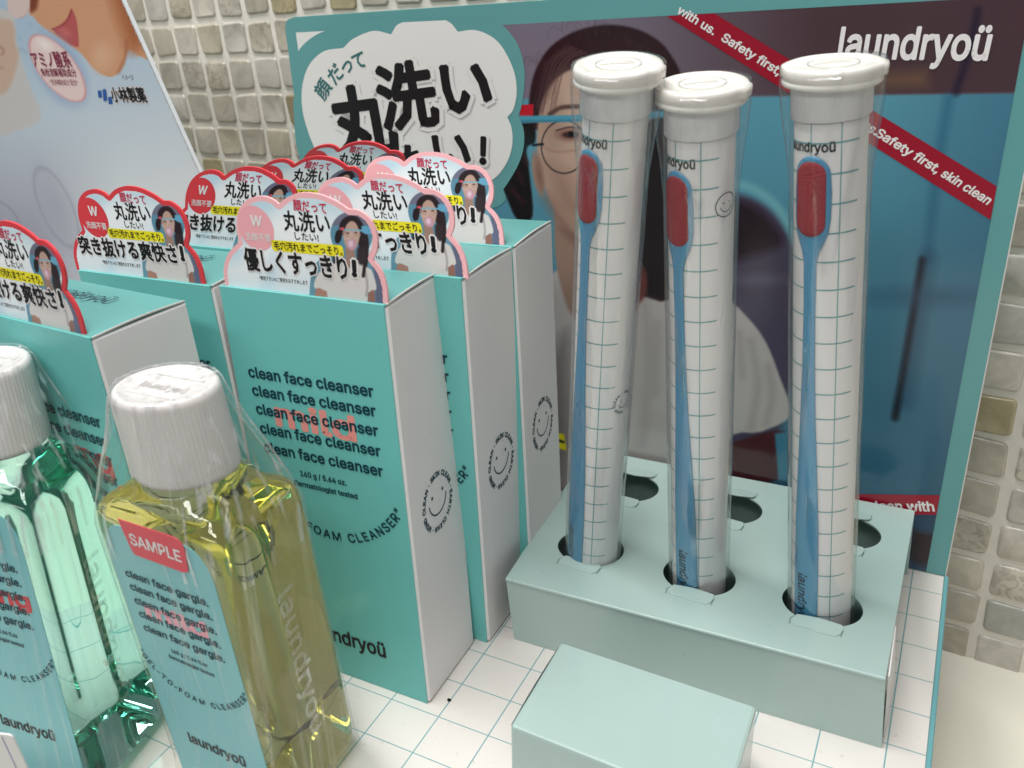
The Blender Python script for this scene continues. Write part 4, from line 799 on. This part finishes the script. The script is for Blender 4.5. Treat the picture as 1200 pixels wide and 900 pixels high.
for k, P in enumerate(pts):
    for c in np.linspace(.05, hz_-.06, 7): V.append(P+np.array([-.02-.11*math.sin(math.pi*k/10)*math.sin(math.pi*c/hz_), 0, c]))
mb.add(V, [(k*7+j, k*7+j+1, k*7+j+8, k*7+j+7) for k in range(10) for j in range(6)]); mb.build('end_flap', WHITE, sb, smooth=True)

# ================================================================== LEFT ADVERTISING BOARD
bu = np.array([.97, -.243, 0]); be = np.array([-.10, -.17, 1.]); be /= np.linalg.norm(be)
B0 = CP+ray((233, 200))*np.dot(np.array([-8.55, 5., 8.89])-CP, ray((233, 200)))
BF = Frame(B0, bu, be); ea, eb_ = BF.loc((143, 0)), BF.loc((233, 200)); sl_ = (ea[0]-eb_[0])/(ea[1]-eb_[1]); ex = lambda yv: eb_[0]+sl_*(yv-eb_[1])
ybot = (LZ+.02-B0[2])/be[2]
ad = thing('advertising_board', 'pale blue advertising board with smiling chin, leaning at the left', 'poster board', (B0[0]-5, B0[1]+2.6, LZ))
poly_ = [(-20, ybot), (ex(ybot), ybot), (ex(6.5), 6.5), (-20, 6.5)]
mb = MB(); flat(mb, BF, [poly_], 0, .10); bd_ = mb.build('board_panel', mat('board_white', (226, 230, 232), .45), ad)
mb = MB(); flat(mb, BF, [[(ex(6.4)-.03, 6.4), (ex(6.4), 6.4), (ex(ybot), ybot), (ex(ybot)-.03, ybot)][::-1]], .006); mb.build('cut_edge', CARDEDGE, bd_)
def paint_board(P):
    X, Y = P.X*5, P.Y*5; P.X, P.Y = X, Y
    P.grad((300, 100), (620, 1250), (176, 200, 222), (224, 230, 234)); P.mixin(np.clip((Y-700)/700, 0, 1)*np.clip((700-X)/500, 0, 1), (164, 166, 186))
    P.poly([(-300, 0), (40, 60), (90, 150), (96, 250), (140, 400), (190, 540), (240, 680), (120, 760), (-300, 800)], (206, 204, 204), 20); P.poly([(-300, 100), (20, 110), (80, 150), (92, 260), (110, 330), (60, 500), (-20, 560), (-300, 560)], (206, 178, 160), 26); P.stroke([(-40, 250), (20, 290), (10, 320)], 10, (150, 100, 80), 14, .6); P.stroke([(-40, 370), (16, 400)], 8, (160, 112, 92), 12, .6)
    P.poly([(150, -300), (170, 60), (190, 90), (230, 140), (310, 200), (400, 262), (470, 310), (540, 392), (600, 438), (650, 450), (692, 430), (730, 375), (756, 290), (820, 330), (900, 300), (760, -300)], (214, 160, 124), 4)
    P.poly([(560, -300), (640, -20), (700, 160), (752, 290), (800, 300), (840, 200), (700, -300)], (176, 108, 70), 90, .9); P.ell(600, 330, 70, 90, (226, 180, 148), 60, .7); P.stroke([(742, 240), (735, 330), (695, 425)], 14, (160, 92, 60), 26, .6)
    P.poly([(150, -300), (165, 40), (210, 60), (230, -20), (260, -300)], (130, 66, 44), 20, .8)
    P.poly([(303, 168), (345, 150), (390, 110), (418, 52), (440, 92), (452, 140), (462, 262), (448, 274), (410, 262), (370, 230), (335, 205)], (188, 92, 92), 5); P.stroke([(305, 170), (360, 150), (400, 112), (418, 55)], 6, (140, 44, 52), 6); P.ell(385, 190, 40, 22, (206, 120, 118), 26, .7, .5)
    P.poly([(40, -300), (40, 20), (70, 90), (110, 110), (150, 90), (175, 40), (170, -300)], (222, 200, 196), 8, .85); P.stroke([(110, 108), (150, 88), (174, 40)], 5, (190, 168, 166), 5)
    P.poly([(185, 640), (540, 560), (560, 620), (440, 640), (300, 560), (200, 420), (520, 420)], (150, 176, 212), 40, .0)
    P.ell(352, 410, 130, 235, (150, 172, 208), 50, .6, -.52)
    badge = [(176, 215), (210, 200), (262, 208), (322, 240), (380, 290), (432, 350), (474, 420), (500, 490), (507, 550), (490, 590), (452, 600), (400, 588), (335, 550), (270, 490), (215, 415), (180, 335), (165, 265)]
    P.poly(badge, (214, 160, 164), 5); P.poly([(337+(x-337)*.93, 400+(y-400)*.95) for x, y in badge], (238, 214, 212), 14); P.ell(262, 262, 50, 26, (250, 240, 236), 30, .8, .6)
    for a, b in ((243, 170), (115, 225), (368, 262), (148, 306), (124, 288), (180, 146)): P.ell(a, b, 11, 13, (120, 150, 180), 6, .5); P.ell(a, b, 7, 9, (188, 208, 226), 4, .8)
    P.ring(330, 1215, 90, 250, 7, (134, 136, 162), 12, .5, -.42); P.ell(340, 1215, 82, 240, (160, 164, 182), 80, .3, -.42); P.ring(-20, 1330, 130, 160, 10, (130, 130, 156), 12, .5, -.5)
pc = picture('board_print', BF, -19.9, .02, -6, 6.45, 480, 330, .010, paint_board, PICB, bd_, keep=lambda x_, y_: x_ < ex(y_)-.03)
tr_, bl_, gr_, wh_ = MB(), MB(), MB(), MB(); z5 = lambda x_, y_: BF.loc((x_/5, y_/5))
dsz = lambda p: np.linalg.norm(BF.loc((p[0]/5, p[1]/5+4))-BF.loc((p[0]/5, p[1]/5-4)))/40
fit(tr_, 'アミノ酸系', BF, z5(205, 385), z5(427, 388), dsz((300, 380))*78, .05, .016); fit(tr_, '角栓溶解補助成分', BF, z5(252, 442), z5(455, 446), dsz((300, 430))*40, .03, .016); fit(tr_, '*洗浄補助成分 配合*', BF, z5(300, 495), z5(465, 498), dsz((300, 430))*30, .0, .016)
tr_.build('lettering', mat('plum_ink', (140, 50, 80), .5), bd_)
pk0, pk1 = z5(668, 588), z5(868, 592); hk = dsz((760, 560))*78
fit(wh_, '小林製薬', BF, pk0, pk1, hk, .16, .014); fit(bl_, '小林製薬', BF, pk0, pk1, hk, .05, .022); fit(bl_, 'イメージ', BF, z5(722, 466), z5(790, 468), dsz((760, 460))*34, .0, .016)
bl_.build('lettering', BLACK, bd_); wh_.build('lettering', PAPER, bd_)
for pts in ([(575, 530), (597, 528), (602, 570), (581, 572)], [(603, 524), (624, 520), (632, 588), (611, 592)], [(636, 568), (658, 566), (663, 608), (641, 610)]): flat(gr_, BF, [[z5(*p) for p in pts][::-1]], .020)
gr_.build('emblem_print', CYANPH, bd_)

# ================================================================== SMALL THINGS
pc_ = thing('price_card', 'white price card in a clear holder, cut off at the bottom left corner', 'card', (onZ((0, 905), .1)[0], onZ((0, 905), .1)[1]-1.0, 0))
P0 = CP+ray((14, 862))*15.2*1.0; CFp = Frame(P0, (.93, .36, -.02), (-.04, -.12, 1)); mb = MB(); flat(mb, CFp, [rrect(-3.2, .0, -P0[2]/1.0, 0, .06)], 0, .03); cb = mb.build('card_sheet', PAPER, pc_)
mb = MB(); flat(mb, CFp, [[(-.19, -P0[2]), (-.165, -P0[2]), (-.165, -.05), (-.19, -.05)]], .004); mb.build('line_print', mat('violet_ink', (150, 130, 190), .5), cb)
mb = MB(); flat(mb, CFp, [rrect(-3.3, .06, -P0[2], .10, .05)], .06, .02); mb.build('clear_cover', TUBEF, pc_)
cpx = onZ((526.3, 821), 0); mb = MB(); a = np.linspace(0, 2*np.pi, 8, endpoint=False); loft(mb, [np.stack([cpx[0]+r*np.cos(a)*(1+.3*np.sin(3*a)), cpx[1]+r*np.sin(a), z+0*a], 1) for r, z in ((.035, .001), (.04, .02), (.02, .04))]); sp_ = mb.build('crumb', DARK, None); tagset(sp_, 'tiny black crumb lying on a grid line before the boxes', 'crumb')
